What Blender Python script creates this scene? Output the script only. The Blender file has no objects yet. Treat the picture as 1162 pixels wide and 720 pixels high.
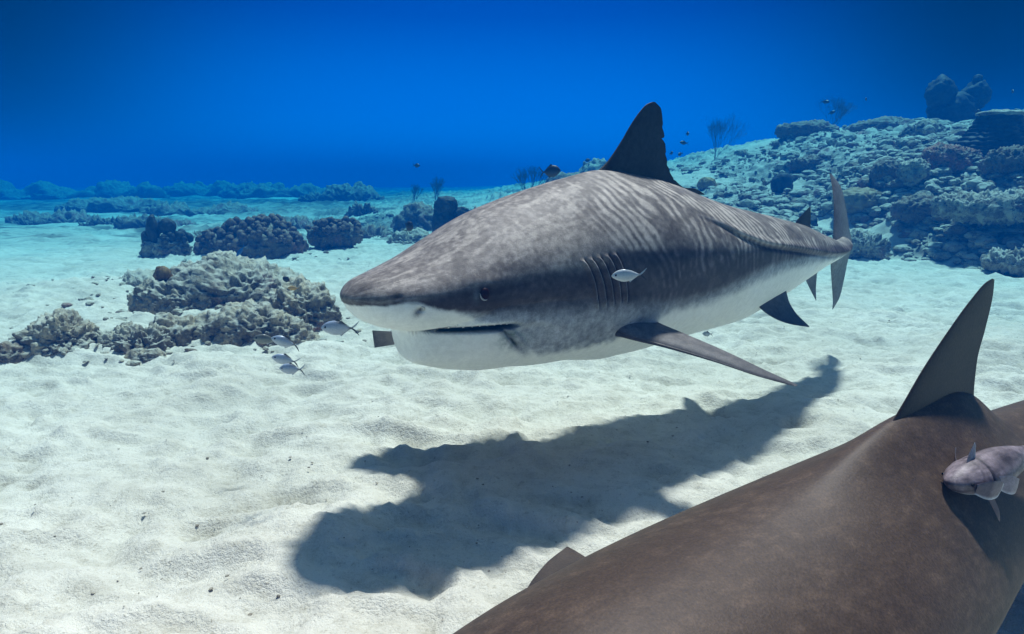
import bpy, bmesh, math, random
import numpy as np
from mathutils import Vector, Matrix
R = math.radians
random.seed(7)
scene = bpy.context.scene
C = scene.collection

# ---- camera ----------------------------------------------------------------
cam_data = bpy.data.cameras.new('camera')
cam = bpy.data.objects.new('camera', cam_data); C.objects.link(cam)
cam.location = (0, 0, 1.10)
cam.rotation_euler = (R(90-11.6), 0, 0)
cam_data.sensor_width = 36; cam_data.lens = 36*757/1162
cam_data.clip_start = .02; cam_data.clip_end = 600
scene.camera = cam

# ---- daylight through the water ---------------------------------------------
SUN_DIR = Vector((.17, .37, 1.0)).normalized()        # towards the sun
world = bpy.data.worlds.new('World'); scene.world = world; world.use_nodes = True
nt = world.node_tree; nt.nodes.clear()
def wn(t, **k):
    n = nt.nodes.new(t)
    for a, b in k.items(): setattr(n, a, b)
    return n
out = wn('ShaderNodeOutputWorld'); tc = wn('ShaderNodeTexCoord'); sep = wn('ShaderNodeSeparateXYZ')
nt.links.new(tc.outputs['Generated'], sep.inputs[0])
sky = wn('ShaderNodeTexSky', sky_type='NISHITA', sun_disc=False)
sky.sun_elevation = math.asin(SUN_DIR.z); sky.sun_rotation = math.atan2(SUN_DIR.x, SUN_DIR.y)
bg_sky = wn('ShaderNodeBackground'); bg_sky.inputs['Strength'].default_value = .08
nt.links.new(sky.outputs[0], bg_sky.inputs['Color'])
ramp = wn('ShaderNodeValToRGB'); mr = wn('ShaderNodeMapRange')
mr.inputs['From Min'].default_value = -1; mr.inputs['From Max'].default_value = 1
nt.links.new(sep.outputs['Z'], mr.inputs['Value']); nt.links.new(mr.outputs[0], ramp.inputs[0])
# the water's own colour by height of view: deep below, bright along the horizon, dark blue above it
WATER = [(-1, (.001, .012, .05)), (-.1, (.0, .09, .50)), (.01, (.0, .24, .78)), (.10, (.0, .135, .56)),
         (.22, (.0, .048, .31)), (.42, (.0, .018, .17)), (.62, (.003, .07, .35)), (.8, (.02, .2, .6))]
cr = ramp.color_ramp
while len(cr.elements) < len(WATER): cr.elements.new(.5)
for e, (zz, col) in zip(cr.elements, WATER):
    e.position = (zz+1)/2; e.color = (*col, 1)
# brightest straight ahead, darker to the sides: lens vignette painted into the water
dot = wn('ShaderNodeVectorMath', operation='DOT_PRODUCT'); nt.links.new(tc.outputs['Generated'], dot.inputs[0])
dot.inputs[1].default_value = (-.03, 1, 0)
side = wn('ShaderNodeMapRange'); side.interpolation_type = 'SMOOTHSTEP'
side.inputs['From Min'].default_value = .80; side.inputs['From Max'].default_value = 1.0
side.inputs['To Min'].default_value = .0; side.inputs['To Max'].default_value = 1.0
nt.links.new(dot.outputs['Value'], side.inputs['Value'])
bg_w = wn('ShaderNodeBackground'); nt.links.new(ramp.outputs[0], bg_w.inputs['Color']); nt.links.new(side.outputs[0], bg_w.inputs['Strength'])
window = wn('ShaderNodeMapRange'); window.interpolation_type = 'SMOOTHSTEP'   # the round window of sky seen from under water
window.inputs['From Min'].default_value = .62; window.inputs['From Max'].default_value = .80
nt.links.new(sep.outputs['Z'], window.inputs['Value'])
mix = wn('ShaderNodeMixShader'); nt.links.new(window.outputs[0], mix.inputs[0])
nt.links.new(bg_w.outputs[0], mix.inputs[1]); nt.links.new(bg_sky.outputs[0], mix.inputs[2])
nt.links.new(mix.outputs[0], out.inputs['Surface'])

sun_data = bpy.data.lights.new('sun', 'SUN'); sun = bpy.data.objects.new('sun', sun_data); C.objects.link(sun)
sun_data.energy = 5.0; sun_data.angle = R(4.5); sun_data.color = (1, .65, .635)
sun.rotation_euler = SUN_DIR.to_track_quat('Z', 'Y').to_euler()

vs = scene.view_settings
vs.view_transform = 'Standard'; vs.look = 'None'; vs.exposure = .74; vs.gamma = 1; vs.use_curve_mapping = False
scene.render.engine = 'CYCLES'
scene.cycles.use_denoising = True
scene.cycles.max_bounces = 6; scene.cycles.volume_bounces = 1; scene.cycles.diffuse_bounces = 3
scene.cycles.sample_clamp_indirect = 4

# ---- pure numpy geometry -------------------------------------------------
def pchip(xk, yk, x):
    """monotone cubic interpolation"""
    xk = np.asarray(xk, float); yk = np.asarray(yk, float)
    h = np.diff(xk); d = np.diff(yk) / h
    m = np.zeros_like(yk)
    for i in range(1, len(xk) - 1):
        if d[i-1] * d[i] > 0:
            w1 = 2*h[i] + h[i-1]; w2 = h[i] + 2*h[i-1]
            m[i] = (w1 + w2) / (w1/d[i-1] + w2/d[i])
    m[0] = d[0]; m[-1] = d[-1]
    x = np.clip(np.asarray(x, float), xk[0], xk[-1])
    i = np.clip(np.searchsorted(xk, x, side='right') - 1, 0, len(h) - 1)
    t = (x - xk[i]) / h[i]
    return ((1+2*t)*(1-t)**2*yk[i] + t*(1-t)**2*h[i]*m[i]
            + t*t*(3-2*t)*yk[i+1] + t*t*(t-1)*h[i]*m[i+1])

def sstep(a, b, x):
    t = np.clip((np.asarray(x, float) - a) / (b - a), 0, 1)
    return t*t*(3-2*t)

def gauss(x, c, w):
    return np.exp(-((x - c) / w)**2)

def _hash(i, j, k, seed):
    h = (i.astype(np.int64)*374761393 + j.astype(np.int64)*668265263
         + k.astype(np.int64)*2147483647 + seed*974634777) & 0xffffffff
    h = ((h ^ (h >> 13)) * 1274126177) & 0xffffffff
    h = ((h ^ (h >> 16)) * 2246822519) & 0xffffffff
    return ((h ^ (h >> 15)) & 0xffffff) / float(0xffffff)

def vnoise(P, seed=0):
    """smooth value noise, about -1..1"""
    F = np.floor(P); f = P - F; F = F.astype(np.int64)
    u = f*f*f*(f*(f*6-15)+10)
    r = 0
    for a in (0, 1):
        wa = u[:, 0] if a else 1-u[:, 0]
        for b in (0, 1):
            wb = u[:, 1] if b else 1-u[:, 1]
            for c in (0, 1):
                wc = u[:, 2] if c else 1-u[:, 2]
                r = r + wa*wb*wc*_hash(F[:, 0]+a, F[:, 1]+b, F[:, 2]+c, seed)
    return r*2 - 1

def fbm(P, octaves=5, seed=0, gain=0.5, lac=2.03, ridged=False):
    P = np.asarray(P, float)
    a, s, r = 1.0, 0.0, np.zeros(len(P))
    for o in range(octaves):
        n = vnoise(P + o*17.3, seed + o)
        if ridged: n = 1 - 2*np.abs(n)
        r += a*n; s += a; a *= gain; P = P*lac
    return r / s

def worley(P, seed=0, flat=False):
    """distance to the nearest and second nearest cell point"""
    P = np.asarray(P, float)
    F = np.floor(P).astype(np.int64)
    d1 = np.full(len(P), 9.0); d2 = np.full(len(P), 9.0)
    for a in (-1, 0, 1):
        for b in (-1, 0, 1):
            for c in ((0,) if flat else (-1, 0, 1)):
                i, j, k = F[:, 0]+a, F[:, 1]+b, F[:, 2]+c
                q = (i + _hash(i, j, k, seed) - P[:, 0])**2 + (j + _hash(i, j, k, seed+7) - P[:, 1])**2
                if not flat: q = q + (k + _hash(i, j, k, seed+13) - P[:, 2])**2
                q = np.sqrt(q)
                d2 = np.minimum(d2, np.maximum(q, d1)); d1 = np.minimum(d1, q)
    return d1, d2

class Spine:
    def __init__(self, pts, L=None):
        pts = np.asarray(pts, float)
        c = np.concatenate([[0], np.cumsum(np.linalg.norm(np.diff(pts, axis=0), axis=1))])
        self.c = c; self.pts = pts; self.L = c[-1]
    def at(self, s):
        s = np.asarray(s, float)
        m = self._raw(s)
        e = 0.12
        return (m + self._raw(s-e) + self._raw(s+e)) / 3
    def _raw(self, s):
        out = np.stack([pchip(self.c, self.pts[:, k], s) for k in range(3)], -1)
        ex = np.where(s < 0, s, np.where(s > self.L, s - self.L, 0))
        d0 = self.pts[1]-self.pts[0]; d0 /= np.linalg.norm(d0)
        d1 = self.pts[-1]-self.pts[-2]; d1 /= np.linalg.norm(d1)
        d = np.where((s < 0)[..., None], d0, d1)
        return out + ex[..., None]*d
    def frame(self, s):
        s = np.asarray(s, float)
        T = self.at(s+1e-3) - self.at(s-1e-3)
        T /= np.linalg.norm(T, axis=-1, keepdims=True)      # towards the tail
        N = np.cross(T, np.broadcast_to([0, 0, 1.0], T.shape))  # towards the shark's left
        N = -N; N /= np.linalg.norm(N, axis=-1, keepdims=True)
        N = -N
        U = np.cross(N, T); U *= np.sign(U[..., 2:3])
        return self.at(s), T, N, U
    def place(self, s, y, z):
        P, T, N, U = self.frame(s)
        return P + N*np.asarray(y)[..., None] + U*np.asarray(z)[..., None]

def grid_faces(nu, nv, wrap=False):
    """faces of an nu x nv vertex grid (index = i*nv + j); wrap closes the v direction"""
    i = np.arange(nu-1)[:, None]; j = np.arange(nv if wrap else nv-1)[None, :]
    j2 = (j+1) % nv
    return np.stack([i*nv+j, (i+1)*nv+j, (i+1)*nv+j2, i*nv+j2], -1).reshape(-1, 4)

class Body:
    """lofted fish body: table rows are (s, half width, height above, height below, exponent)"""
    def __init__(self, spine, table, mod=None):
        self.sp = spine; self.t = np.asarray(table, float); self.mod = mod
        self.L = self.t[-1, 0]
    def dims(self, s):
        q = np.sqrt(np.clip(s, 0, None)); k = np.sqrt(self.t[:, 0])
        return [pchip(k, self.t[:, c], q) for c in range(1, self.t.shape[1])]
    def local(self, s, th):
        D = self.dims(s); w, a, b, n = D[:4]
        nt_ = D[4] if len(D) > 4 else np.maximum(n-.28, 1.72)
        sn, cs = np.sin(th), np.cos(th)
        e = 2/np.where(cs > 0, nt_, n)
        y = w*np.sign(sn)*np.abs(sn)**e
        z = np.where(cs > 0, a, b)*np.sign(cs)*np.abs(cs)**e
        ds = np.zeros_like(y)
        if self.mod: ds, y, z = self.mod(self, s, th, y, z)
        return ds, y, z
    def point(self, s, th):
        s = np.asarray(s, float); th = np.asarray(th, float)
        ds, y, z = self.local(s, th)
        return self.sp.place(s + ds, y, z)
    def build(self, S, NT):
        M = NT*6                                     # rings resampled to even spacing round the skin
        tf = np.arange(M+1)/M*2*np.pi
        _, yy, zz_ = self.local(np.repeat(S, M+1), np.tile(tf, len(S)))
        yy = yy.reshape(len(S), -1); zz_ = zz_.reshape(len(S), -1)
        t = []
        for i in range(len(S)):
            c = np.r_[0, np.cumsum(np.hypot(np.diff(yy[i]), np.diff(zz_[i]))+1e-7)]
            t.append(np.interp(np.arange(NT)/NT*c[-1], c, tf))
        s = np.repeat(S, NT); t = np.concatenate(t)
        V = self.point(s, t)
        F = grid_faces(len(S), NT, True)
        return V, F, s, t

# tiger shark -------------------------------------------------------------
SHARK_SPINE = [(-.485, 1.90, .765), (-.13, 2.19, .77), (.45, 2.66, .815), (1.00, 3.10, .80), (1.50, 3.50, .745), (1.93, 3.92, .72), (2.10, 4.22, .715)]
SHARK_TABLE = [ # s, w, above, below, exponent
 (0.000, .000, .000, .000, 2.0),
 (0.012, .055, .021, .023, 2.1),
 (0.05, .112, .049, .070, 2.2),
 (0.12, .168, .067, .103, 2.3),
 (0.22, .212, .099, .120, 2.4),
 (0.35, .250, .161, .118, 2.4),
 (0.50, .272, .230, .135, 2.3),
 (0.75, .292, .286, .225, 2.2),
 (1.00, .310, .314, .352, 2.1),
 (1.30, .315, .285, .391, 2.0),
 (1.60, .300, .232, .376, 2.0),
 (1.90, .265, .180, .362, 2.0),
 (2.20, .215, .154, .289, 2.0),
 (2.50, .160, .132, .185, 2.0),
 (2.80, .108, .077, .105, 2.0),
 (3.05, .075, .037, .065, 2.0),
 (3.25, .055, .050, .045, 2.0),
]
JAW_S = [.17, .20, .25, .32, .42, .55, .75, 1.0, 1.3]
JAW_D = [0, .10, .125, .148, .165, .158, .11, .035, 0]
def mouth_z(s):
    return pchip([.0, .22, .35, .50, .62, .9], [-.10, -.100, -.098, -.098, -.135, -.2], s)
def shark_mod(B, s, th, y, z):
    ds = np.zeros_like(y)
    w = np.maximum(B.dims(s)[0], 1e-4)
    wj = np.minimum(w*.97, .19*np.sqrt(np.clip((s-.17)/.12, 1e-6, None)))
    k = np.sqrt(np.clip(1-(np.abs(y)/wj)**2.5, 0, 1))
    k = np.where(z < -.02, k, 0)*sstep(.165, .19, s)
    zm = mouth_z(s)
    z = z - pchip(JAW_S, JAW_D, s)*k**.75
    below = sstep(0, -.03, z-zm)*sstep(.2, .26, s)*(1-sstep(.5, .66, s))
    y = y*(1-.05*below)
    g = gauss(z, zm-.008, pchip([.2, .28, .36, .46], [.005, .008, .009, .004], s))*sstep(.19, .24, s)*(1-sstep(.41, .47, s))
    y = y*(1-.22*g)
    return ds, y, z

# camera used only to check proportions
CAM_H, CAM_F, CAM_P = 1.1, 757.0, math.radians(11.6)
def project(P):
    P = np.asarray(P, float)
    x = P[..., 0]; y = P[..., 1]; z = P[..., 2]-CAM_H
    zc = y*math.cos(CAM_P) - z*math.sin(CAM_P)
    yc = z*math.cos(CAM_P) + y*math.sin(CAM_P)
    return np.stack([581+CAM_F*x/zc, 360-CAM_F*yc/zc, zc], -1)

# ---- the seabed ----------------------------------------------------------
def seabed(x, y, detail=True, want=False):
    """height and how rocky (0 sand .. 1 reef) at x, y"""
    x = np.asarray(x, float); y = np.asarray(y, float)
    P = np.stack([x, y, np.zeros_like(x)], -1)
    foot = pchip([-60, -30, -10, -4, 0, 3, 4.2, 5.0, 5.6, 6.5, 8, 12, 60], [60, 34, 19, 14.5, 11.5, 9.6, 9.0, 9.4, 8.6, 7.0, 6.2, 5.5, 4], x)
    amp = pchip([-60, -20, -8, -2, 1, 3, 5, 7, 9, 12, 30], [.0, .1, .25, .50, .88, 1.17, 1.57, 2.02, 2.28, 2.5, 2.6], x)
    wid = pchip([-20, 0, 4, 8, 14], [12, 10, 7.2, 7.6, 8.0], x)
    n1 = fbm(P*.45, 4, 11)
    g = (y - foot + n1*1.3)/wid
    t = np.clip(g, 0, None)
    z = amp*1.06*(1-np.exp(-(1.75*t)**1.45))*(1-.45*sstep(1.5, 4.5, t))
    mask = sstep(-.05, .10, g + .10*fbm(P*1.7, 4, 5))
    # low scattered rubble patches on the plain to the left and behind
    far = np.maximum(sstep(9.5, 13, y)*(1-sstep(2, 4, x)), sstep(8.5, 10, y)*sstep(-2.2, -.8, x)*(1-sstep(2, 4, x)))
    pat = sstep(-.04, .16, fbm(P*np.array([.42, .6, 1]) + 31, 4, 23))*far*.8
    tint = sstep(15, 26, y)*sstep(0, -7, x)*sstep(-.45, .0, fbm(P*.3+77, 4, 29))       # dark reef flats far out left, colour also standing in for the water's fade
    tint = np.maximum(tint, .8*sstep(10.5, 13, y)*sstep(3, 1, x)*sstep(.05, .22, fbm(P*np.array([.8, 1.5, 1])+13, 4, 37)))
    mask = np.maximum(mask*(1-.75*sstep(.0, .22, fbm(P*.75+9, 4, 77))), pat)
    z += .045*fbm(P*.33, 3, 1) + .030*fbm(P*.9, 3, 2)
    # gentle dunes near the left rocks
    z += .10*gauss(x, -1.6, .8)*gauss(y, 3.9, .55)*.6 + .12*gauss(x, -3.6, 1.6)*gauss(y, 6.0, 1.4)
    if detail:
        W = P + .25*np.stack([fbm(P*1.1+3, 2, 8), fbm(P*1.1+7, 2, 9), 0*x], -1)
        sand = .055*fbm(W*1.7, 3, 3) + .042*fbm(W*np.array([3.2, 6.0, 1]), 4, 4, ridged=True) + .030*fbm(W*9, 3, 14) + .012*fbm(W*np.array([16, 26, 1]), 3, 15, ridged=True) + .007*fbm(P*34, 2, 6)
        # scuffed hollows
        d1, d2 = worley(W*2.1, 40, True)
        sand -= .030*np.clip(1-d1/.33, 0, 1)**1.3*sstep(.0, .3, vnoise(P*.9+50, 3))
        m = mask
        hollow = sstep(.004, -.035, sand-.055*fbm(W*1.7, 2, 3)+.010*fbm(P*20, 2, 90))
        r1, r2 = worley(P*1.5 + fbm(P*2, 2, 4)[:, None]*.3, 5, True)
        r3, r4 = worley(P*4.5 + fbm(P*5, 2, 4)[:, None]*.4, 6, True)
        r5, r6 = worley(P*11.0, 8, True)
        reef = .16*fbm(P*.7, 4, 21) + .16*(.5-r1)*sstep(-.2, .4, fbm(P*.6+4, 2, 66)) + .10*(.45-r3) + .04*(.45-r5) + .06*fbm(P*9, 3, 31, ridged=True)
        z += sand*(1-m) + reef*m
        mask = m
    return (z, mask, hollow, tint) if want else (z, mask)

# brown shark ---------------------------------------------------------------
BROWN_SPINE = [(-.36, .40, .38), (.05, .70, .40), (.46, 1.00, .40), (.87, 1.30, .40), (1.30, 1.60, .41), (1.80, 1.92, .42), (2.35, 2.30, .43)]
BROWN_TABLE = [(0, 0, 0, 0, 2, 2), (.01, .05, .022, .022, 2, 2), (.06, .10, .05, .045, 2.1, 2), (.18, .15, .09, .08, 2.1, 2), (.35, .20, .12, .12, 2, 1.9), (.6, .235, .162, .16, 2, 1.85),
               (.9, .255, .175, .16, 2, 1.75), (1.2, .235, .212, .15, 2, 1.52), (1.55, .195, .235, .13, 2, 1.35), (1.9, .165, .148, .13, 2, 1.45), (2.3, .12, .120, .10, 2, 1.6), (2.7, .07, .065, .06, 2, 2), (2.95, .045, .05, .04, 2, 2), (3.05, .02, .02, .02, 2, 2)]
BFIN_S = 1.6
BFIN_LE = [(1.05, .10), (1.20, .175), (1.288, .225), (1.368, .285), (1.428, .335), (1.527, .402), (1.618, .455), (1.695, .488), (1.722, .492)]
BFIN_TE = [(1.87, .06), (1.82, .12), (1.765, .175), (1.705, .245), (1.700, .315), (1.722, .385), (1.738, .455), (1.735, .488)]
REMORA_AT = (.755, 1.07, .585)
REMORA_DIR = (.86, .40, .0)
SPECKS = [((1.55, 14, 1.5), 'tiny dark fish low over the shark back just left of the dorsal fin'), ((3.05, 12, 1.89), 'tiny dark fish right of the dorsal fin, highest of that bunch'),
          ((3.24, 13, 1.79), 'tiny dark fish right of the dorsal fin, just under the highest one'), ((3.25, 14, 1.64), 'tiny dark fish close above the slope, nearest the dorsal fin edge'),
          ((3.43, 14, 1.62), 'tiny dark fish close above the slope, second from the dorsal fin edge'), ((6.3, 14, 2.64), 'tiny fish upper left of the middle skyline plume'),
          ((7.11, 14, 2.69), 'tiny fish upper right of the middle skyline plume'), ((6.91, 15, 2.53), 'tiny fish just above the branches of the middle skyline plume'),
          ((9.31, 13, 2.72), 'tiny fish in open water right of the double topped sponge'), ((-1.67, 12, 1.35), 'lone tiny fish in blue water above the shark snout'),
          ((8.3, 12.4, 2.30), 'tiny fish low over the slope crest beside the plate coral')]
HAZE_D, HAZE_C, HAZE_A = .112, (.0, .043, .170), (.0, 0.6, 0.852)

# ---- blender helpers -------------------------------------------------------
def make_mesh(name, V, F, mat, smooth=True, col=None):
    """V (n,3), F (m,3|4) or a list of such arrays, col (n,3) base colour"""
    me = bpy.data.meshes.new(name)
    Fs = F if isinstance(F, list) else [F]
    V = np.asarray(V, np.float32)
    loops = np.concatenate([f.ravel() for f in Fs]).astype(np.int32)
    tot = np.concatenate([np.full(len(f), f.shape[1]) for f in Fs]).astype(np.int32)
    start = np.concatenate([[0], np.cumsum(tot)[:-1]]).astype(np.int32)
    me.vertices.add(len(V)); me.vertices.foreach_set('co', V.ravel())
    me.loops.add(len(loops)); me.loops.foreach_set('vertex_index', loops)
    me.polygons.add(len(tot)); me.polygons.foreach_set('loop_start', start)
    me.update(calc_edges=True)
    me.polygons.foreach_set('use_smooth', np.full(len(tot), smooth))
    if col is not None:
        a = me.color_attributes.new('Col', 'FLOAT_COLOR', 'POINT')
        c = np.ones((len(V), 4), np.float32); c[:, :3] = col
        a.data.foreach_set('color', c.ravel())
    if mat: me.materials.append(mat)
    me.validate()
    return me
def obj(name, me, parent=None, loc=(0, 0, 0), rot=(0, 0, 0), scale=(1, 1, 1)):
    o = bpy.data.objects.new(name, me); C.objects.link(o)
    o.location = loc; o.rotation_euler = rot; o.scale = scale
    if parent is not None: o.parent = parent
    return o
def tag(o, label=None, category=None, group=None, kind=None):
    for k, v in (('label', label), ('category', category), ('group', group), ('kind', kind)):
        if v: o[k] = v
    return o
def thing(name, label, category, loc=(0, 0, 0), rotz=0, group=None):
    o = bpy.data.objects.new(name, None); C.objects.link(o)
    o.location = loc; o.rotation_euler = (0, 0, rotz); o.empty_display_size = .1
    return tag(o, label, category, group)
def part(name, V, F, mat, root, smooth=True, col=None):
    """a part whose vertices are given in the world, stored about its thing's base"""
    M = np.array(root_matrix(root).inverted())
    V = np.asarray(V, float)@M[:3, :3].T + M[:3, 3]
    return obj(name, make_mesh(name, V, F, mat, smooth, col), root)
def root_matrix(o):
    m = Matrix.LocRotScale(o.location, o.rotation_euler, o.scale)
    return root_matrix(o.parent)@m if o.parent else m
def join(parts):
    """[(V,F,col|None)] -> one (V,[F3,F4],col)"""
    Vs, F3, F4, cs, n = [], [], [], [], 0
    for V, F, c in parts:
        Vs.append(V); cs.append(np.broadcast_to(c if c is not None else (1, 1, 1), (len(V), 3)))
        for f in (F if isinstance(F, list) else [F]):
            (F3 if f.shape[1] == 3 else F4).append(f+n)
        n += len(V)
    Fs = [np.concatenate(x) for x in (F3, F4) if x]
    return np.concatenate(Vs), Fs, np.concatenate(cs)

class MT:
    """a small material writer"""
    def __init__(self, name, rough=.6, spec=.4):
        m = bpy.data.materials.new(name); m.use_nodes = True
        self.m = m; self.t = m.node_tree; self.p = self.t.nodes['Principled BSDF']
        self.p.inputs['Roughness'].default_value = rough
        self.p.inputs['Specular IOR Level'].default_value = spec
        self.co = self.n('ShaderNodeTexCoord').outputs['Object']
    def n(self, t, **k):
        n = self.t.nodes.new(t)
        for a, b in k.items(): setattr(n, a, b)
        return n
    def link(self, a, b): self.t.links.new(a, b)
    def noise(self, scale, detail=4, rough=.55, stretch=None, dist=0):
        n = self.n('ShaderNodeTexNoise'); n.inputs['Scale'].default_value = scale
        n.inputs['Detail'].default_value = detail; n.inputs['Roughness'].default_value = rough; n.inputs['Distortion'].default_value = dist
        src = self.co
        if stretch:
            mp = self.n('ShaderNodeMapping'); mp.inputs['Scale'].default_value = stretch; self.link(src, mp.inputs[0]); src = mp.outputs[0]
        self.link(src, n.inputs['Vector']); return n.outputs['Fac']
    def voronoi(self, scale, feature='F1'):
        n = self.n('ShaderNodeTexVoronoi', feature=feature); n.inputs['Scale'].default_value = scale
        self.link(self.co, n.inputs['Vector']); return n.outputs['Distance']
    def remap(self, v, a, b, c=0, d=1):
        n = self.n('ShaderNodeMapRange'); 
        for k, x in zip(('From Min', 'From Max', 'To Min', 'To Max'), (a, b, c, d)): n.inputs[k].default_value = x
        self.link(v, n.inputs['Value']); return n.outputs[0]
    def mix(self, f, a, b, mode='MIX'):
        n = self.n('ShaderNodeMix', data_type='RGBA', blend_type=mode)
        for s, x in ((n.inputs[0], f), (n.inputs[6], a), (n.inputs[7], b)):
            if hasattr(x, 'is_linked'): self.link(x, s)
            elif isinstance(x, (int, float)): s.default_value = x
            else: s.default_value = (*x, 1)
        return n.outputs[2]
    def math(self, op, a, b=None):
        n = self.n('ShaderNodeMath', operation=op)
        for s, x in zip(n.inputs, (a, b)):
            if x is None: continue
            if hasattr(x, 'is_linked'): self.link(x, s)
            else: s.default_value = x
        return n.outputs[0]
    def attr(self, name='Col'):
        n = self.n('ShaderNodeAttribute', attribute_name=name); return n.outputs['Color']
    def up(self):
        g = self.n('ShaderNodeNewGeometry'); s = self.n('ShaderNodeSeparateXYZ'); self.link(g.outputs['Normal'], s.inputs[0]); return s.outputs['Z']
    def bump(self, h, strength=.5, dist=.01, prev=None):
        b = self.n('ShaderNodeBump'); b.inputs['Strength'].default_value = strength; b.inputs['Distance'].default_value = dist
        self.link(h, b.inputs['Height'])
        if prev is not None: self.link(prev, b.inputs['Normal'])
        self.link(b.outputs[0], self.p.inputs['Normal']); return b.outputs[0]
    def color(self, c):
        if hasattr(c, 'is_linked'): self.link(c, self.p.inputs['Base Color'])
        else: self.p.inputs['Base Color'].default_value = (*c, 1)

# ---- materials -------------------------------------------------------------
def reef_color(t, base):
    """encrusted limestone: pale turf, tan, olive, pink crusts and dark holes"""
    n = t.noise(5, 5, .65); n2 = t.noise(19, 5, .7); n3 = t.noise(2.2, 3, .5, dist=.6); n4 = t.noise(60, 3, .7)
    c = t.mix(t.remap(n, .40, .60), base, (.17, .135, .095))
    c = t.mix(t.remap(n2, .56, .66), c, (.045, .040, .040))
    c = t.mix(t.remap(n3, .58, .68, 0, .7), c, (.30, .13, .12))
    c = t.mix(t.remap(n4, .58, .68, 0, .85), c, (.05, .05, .048))
    c = t.mix(t.remap(n4, .30, .40, .75, 0), c, (.52, .50, .42))
    return c, n2, n4
def sand_color(t):
    a = t.noise(1.1, 4, .5); b = t.noise(55, 3, .75); g = t.noise(240, 2, .8); w = t.noise(6, 5, .65, (1, 1.8, 1))
    c = t.mix(t.remap(a, .35, .68), (.71, .64, .54), (.56, .50, .41))
    c = t.mix(t.remap(w, .46, .68, 0, .65), c, (.42, .37, .285))
    c = t.mix(t.remap(t.noise(20, 4, .7), .52, .68, 0, .5), c, (.36, .31, .23))
    c = t.mix(t.remap(b, .60, .70, 0, .6), c, (.25, .20, .13))
    c = t.mix(t.remap(g, .35, .62, .35, 0), c, (.80, .78, .72))
    c = t.mix(t.remap(g, .66, .75, 0, .65), c, (.16, .12, .08))
    return c, b, g
t = MT('seabed_material', .9, .15)
sc, sb, sg = sand_color(t); rc, rb, rg = reef_color(t, (.34, .335, .285))
av = t.attr(); sx = t.n('ShaderNodeSeparateColor'); t.link(av, sx.inputs[0]); m_ = sx.outputs[0]
# grit and algae in sand hollows, darkened to stand in for relief shading
sc = t.mix(t.math('MULTIPLY', sx.outputs[1], t.remap(sb, .35, .6, .25, .85)), sc, (.33, .29, .22))
dust = t.math('MULTIPLY', t.remap(t.up(), .60, .90, 0, .9), t.remap(t.noise(3.5, 4, .6), .36, .52))
rc2 = t.mix(dust, rc, (.50, .475, .40))
t.color(t.mix(t.math('MULTIPLY', sx.outputs[2], t.remap(t.noise(2.2, 5, .6), .35, .6, .45, 1)), t.mix(m_, sc, rc2), (.055, .060, .042)))  # far flats darkened here for the water's fade, rubble patches too
bn = t.bump(t.mix(m_, sg, rg), .35, .006); t.bump(t.mix(m_, sb, rb), .55, .02, bn)
M_SEABED = t.m
def rock_material(name, base, dust=.8):
    t = MT(name, .9, .15)
    c, n2, n4 = reef_color(t, base)
    d = t.math('MULTIPLY', t.remap(t.up(), .35, .85, 0, dust), t.remap(t.noise(9, 4, .65), .38, .56))
    c = t.mix(d, c, (.52, .50, .42)); t.color(c)
    b = t.bump(n4, .6, .008); t.bump(n2, .7, .03, b)
    return t.m
M_ROCK = rock_material('limestone_rock', (.48, .395, .27), .85)
M_ROCK_PALE = rock_material('pale_limestone_rock', (.48, .43, .325), .9)
M_ROCK_DARK = rock_material('dark_reef_rock', (.20, .125, .07), .4)
M_ROCK_RED = rock_material('reddish_reef_rock', (.46, .17, .11), .3)
def plain(name, c, c2=None, scale=20, rough=.7, bump=.3, spec=.3, lo=.4, hi=.6):
    t = MT(name, rough, spec); n = t.noise(scale, 5, .65)
    t.color(t.mix(t.remap(n, lo, hi), c, c2 or c)); t.bump(n, bump, .01); return t.m
M_SPONGE = plain('dark_sponge', (.014, .017, .017), (.045, .043, .034), 14, bump=.8)
M_SPONGE_BROWN = plain('brown_sponge', (.10, .055, .02), (.26, .15, .05), 18, bump=.8)
M_KNOB = plain('knobbly_coral', (.05, .028, .02), (.22, .14, .09), 16, bump=.8)
M_BRANCH = plain('soft_coral', (.05, .06, .05), (.10, .10, .07), 8)
M_TWIG = plain('orange_twig', (.30, .12, .05), (.18, .16, .12), 8)
M_YELLOW = plain('ochre_coral', (.42, .25, .06), (.22, .14, .06), 14, bump=.8)
M_CHIP = plain('shell_chips', (.14, .11, .075), (.42, .37, .29), 30)
M_RUBBLE = rock_material('coral_rubble', (.50, .44, .33), .95)
def skin(name, rough, grain, bump, spec=.45, lo=.88, hi=1.12, gs=260, stretch=None):
    """animal skin: colours from the body, fine grain from noise"""
    t = MT(name, rough, spec); n = t.noise(gs, 3, .7, stretch); k = t.noise(grain, 4, .6, stretch)
    v = t.math('MULTIPLY', t.remap(n, .3, .7, lo, hi), t.remap(k, .3, .7, lo, hi))
    sc_ = t.n('ShaderNodeSeparateColor'); t.link(t.attr(), sc_.inputs[0]); calm = t.remap(sc_.outputs[1], .35, .8, 1, .25)   # pale skin is cleaner
    v = t.math('ADD', 1.0, t.math('MULTIPLY', calm, t.math('SUBTRACT', v, 1.0)))
    cc = t.n('ShaderNodeCombineColor'); [t.link(v, cc.inputs[i]) for i in range(3)]
    t.color(t.mix(1.0, t.attr(), cc.outputs[0], 'MULTIPLY'))
    t.bump(n, bump, .002); return t.m
M_TIGER = skin('tiger_shark_skin', .58, 45, .4, .3, .70, 1.30)
M_BROWN = skin('brown_shark_skin', .58, 300, .3, .3, .74, 1.30, 170, (1, 1, 1))
M_FISH = skin('silver_fish_skin', .28, 120, .1, .7)
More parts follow.
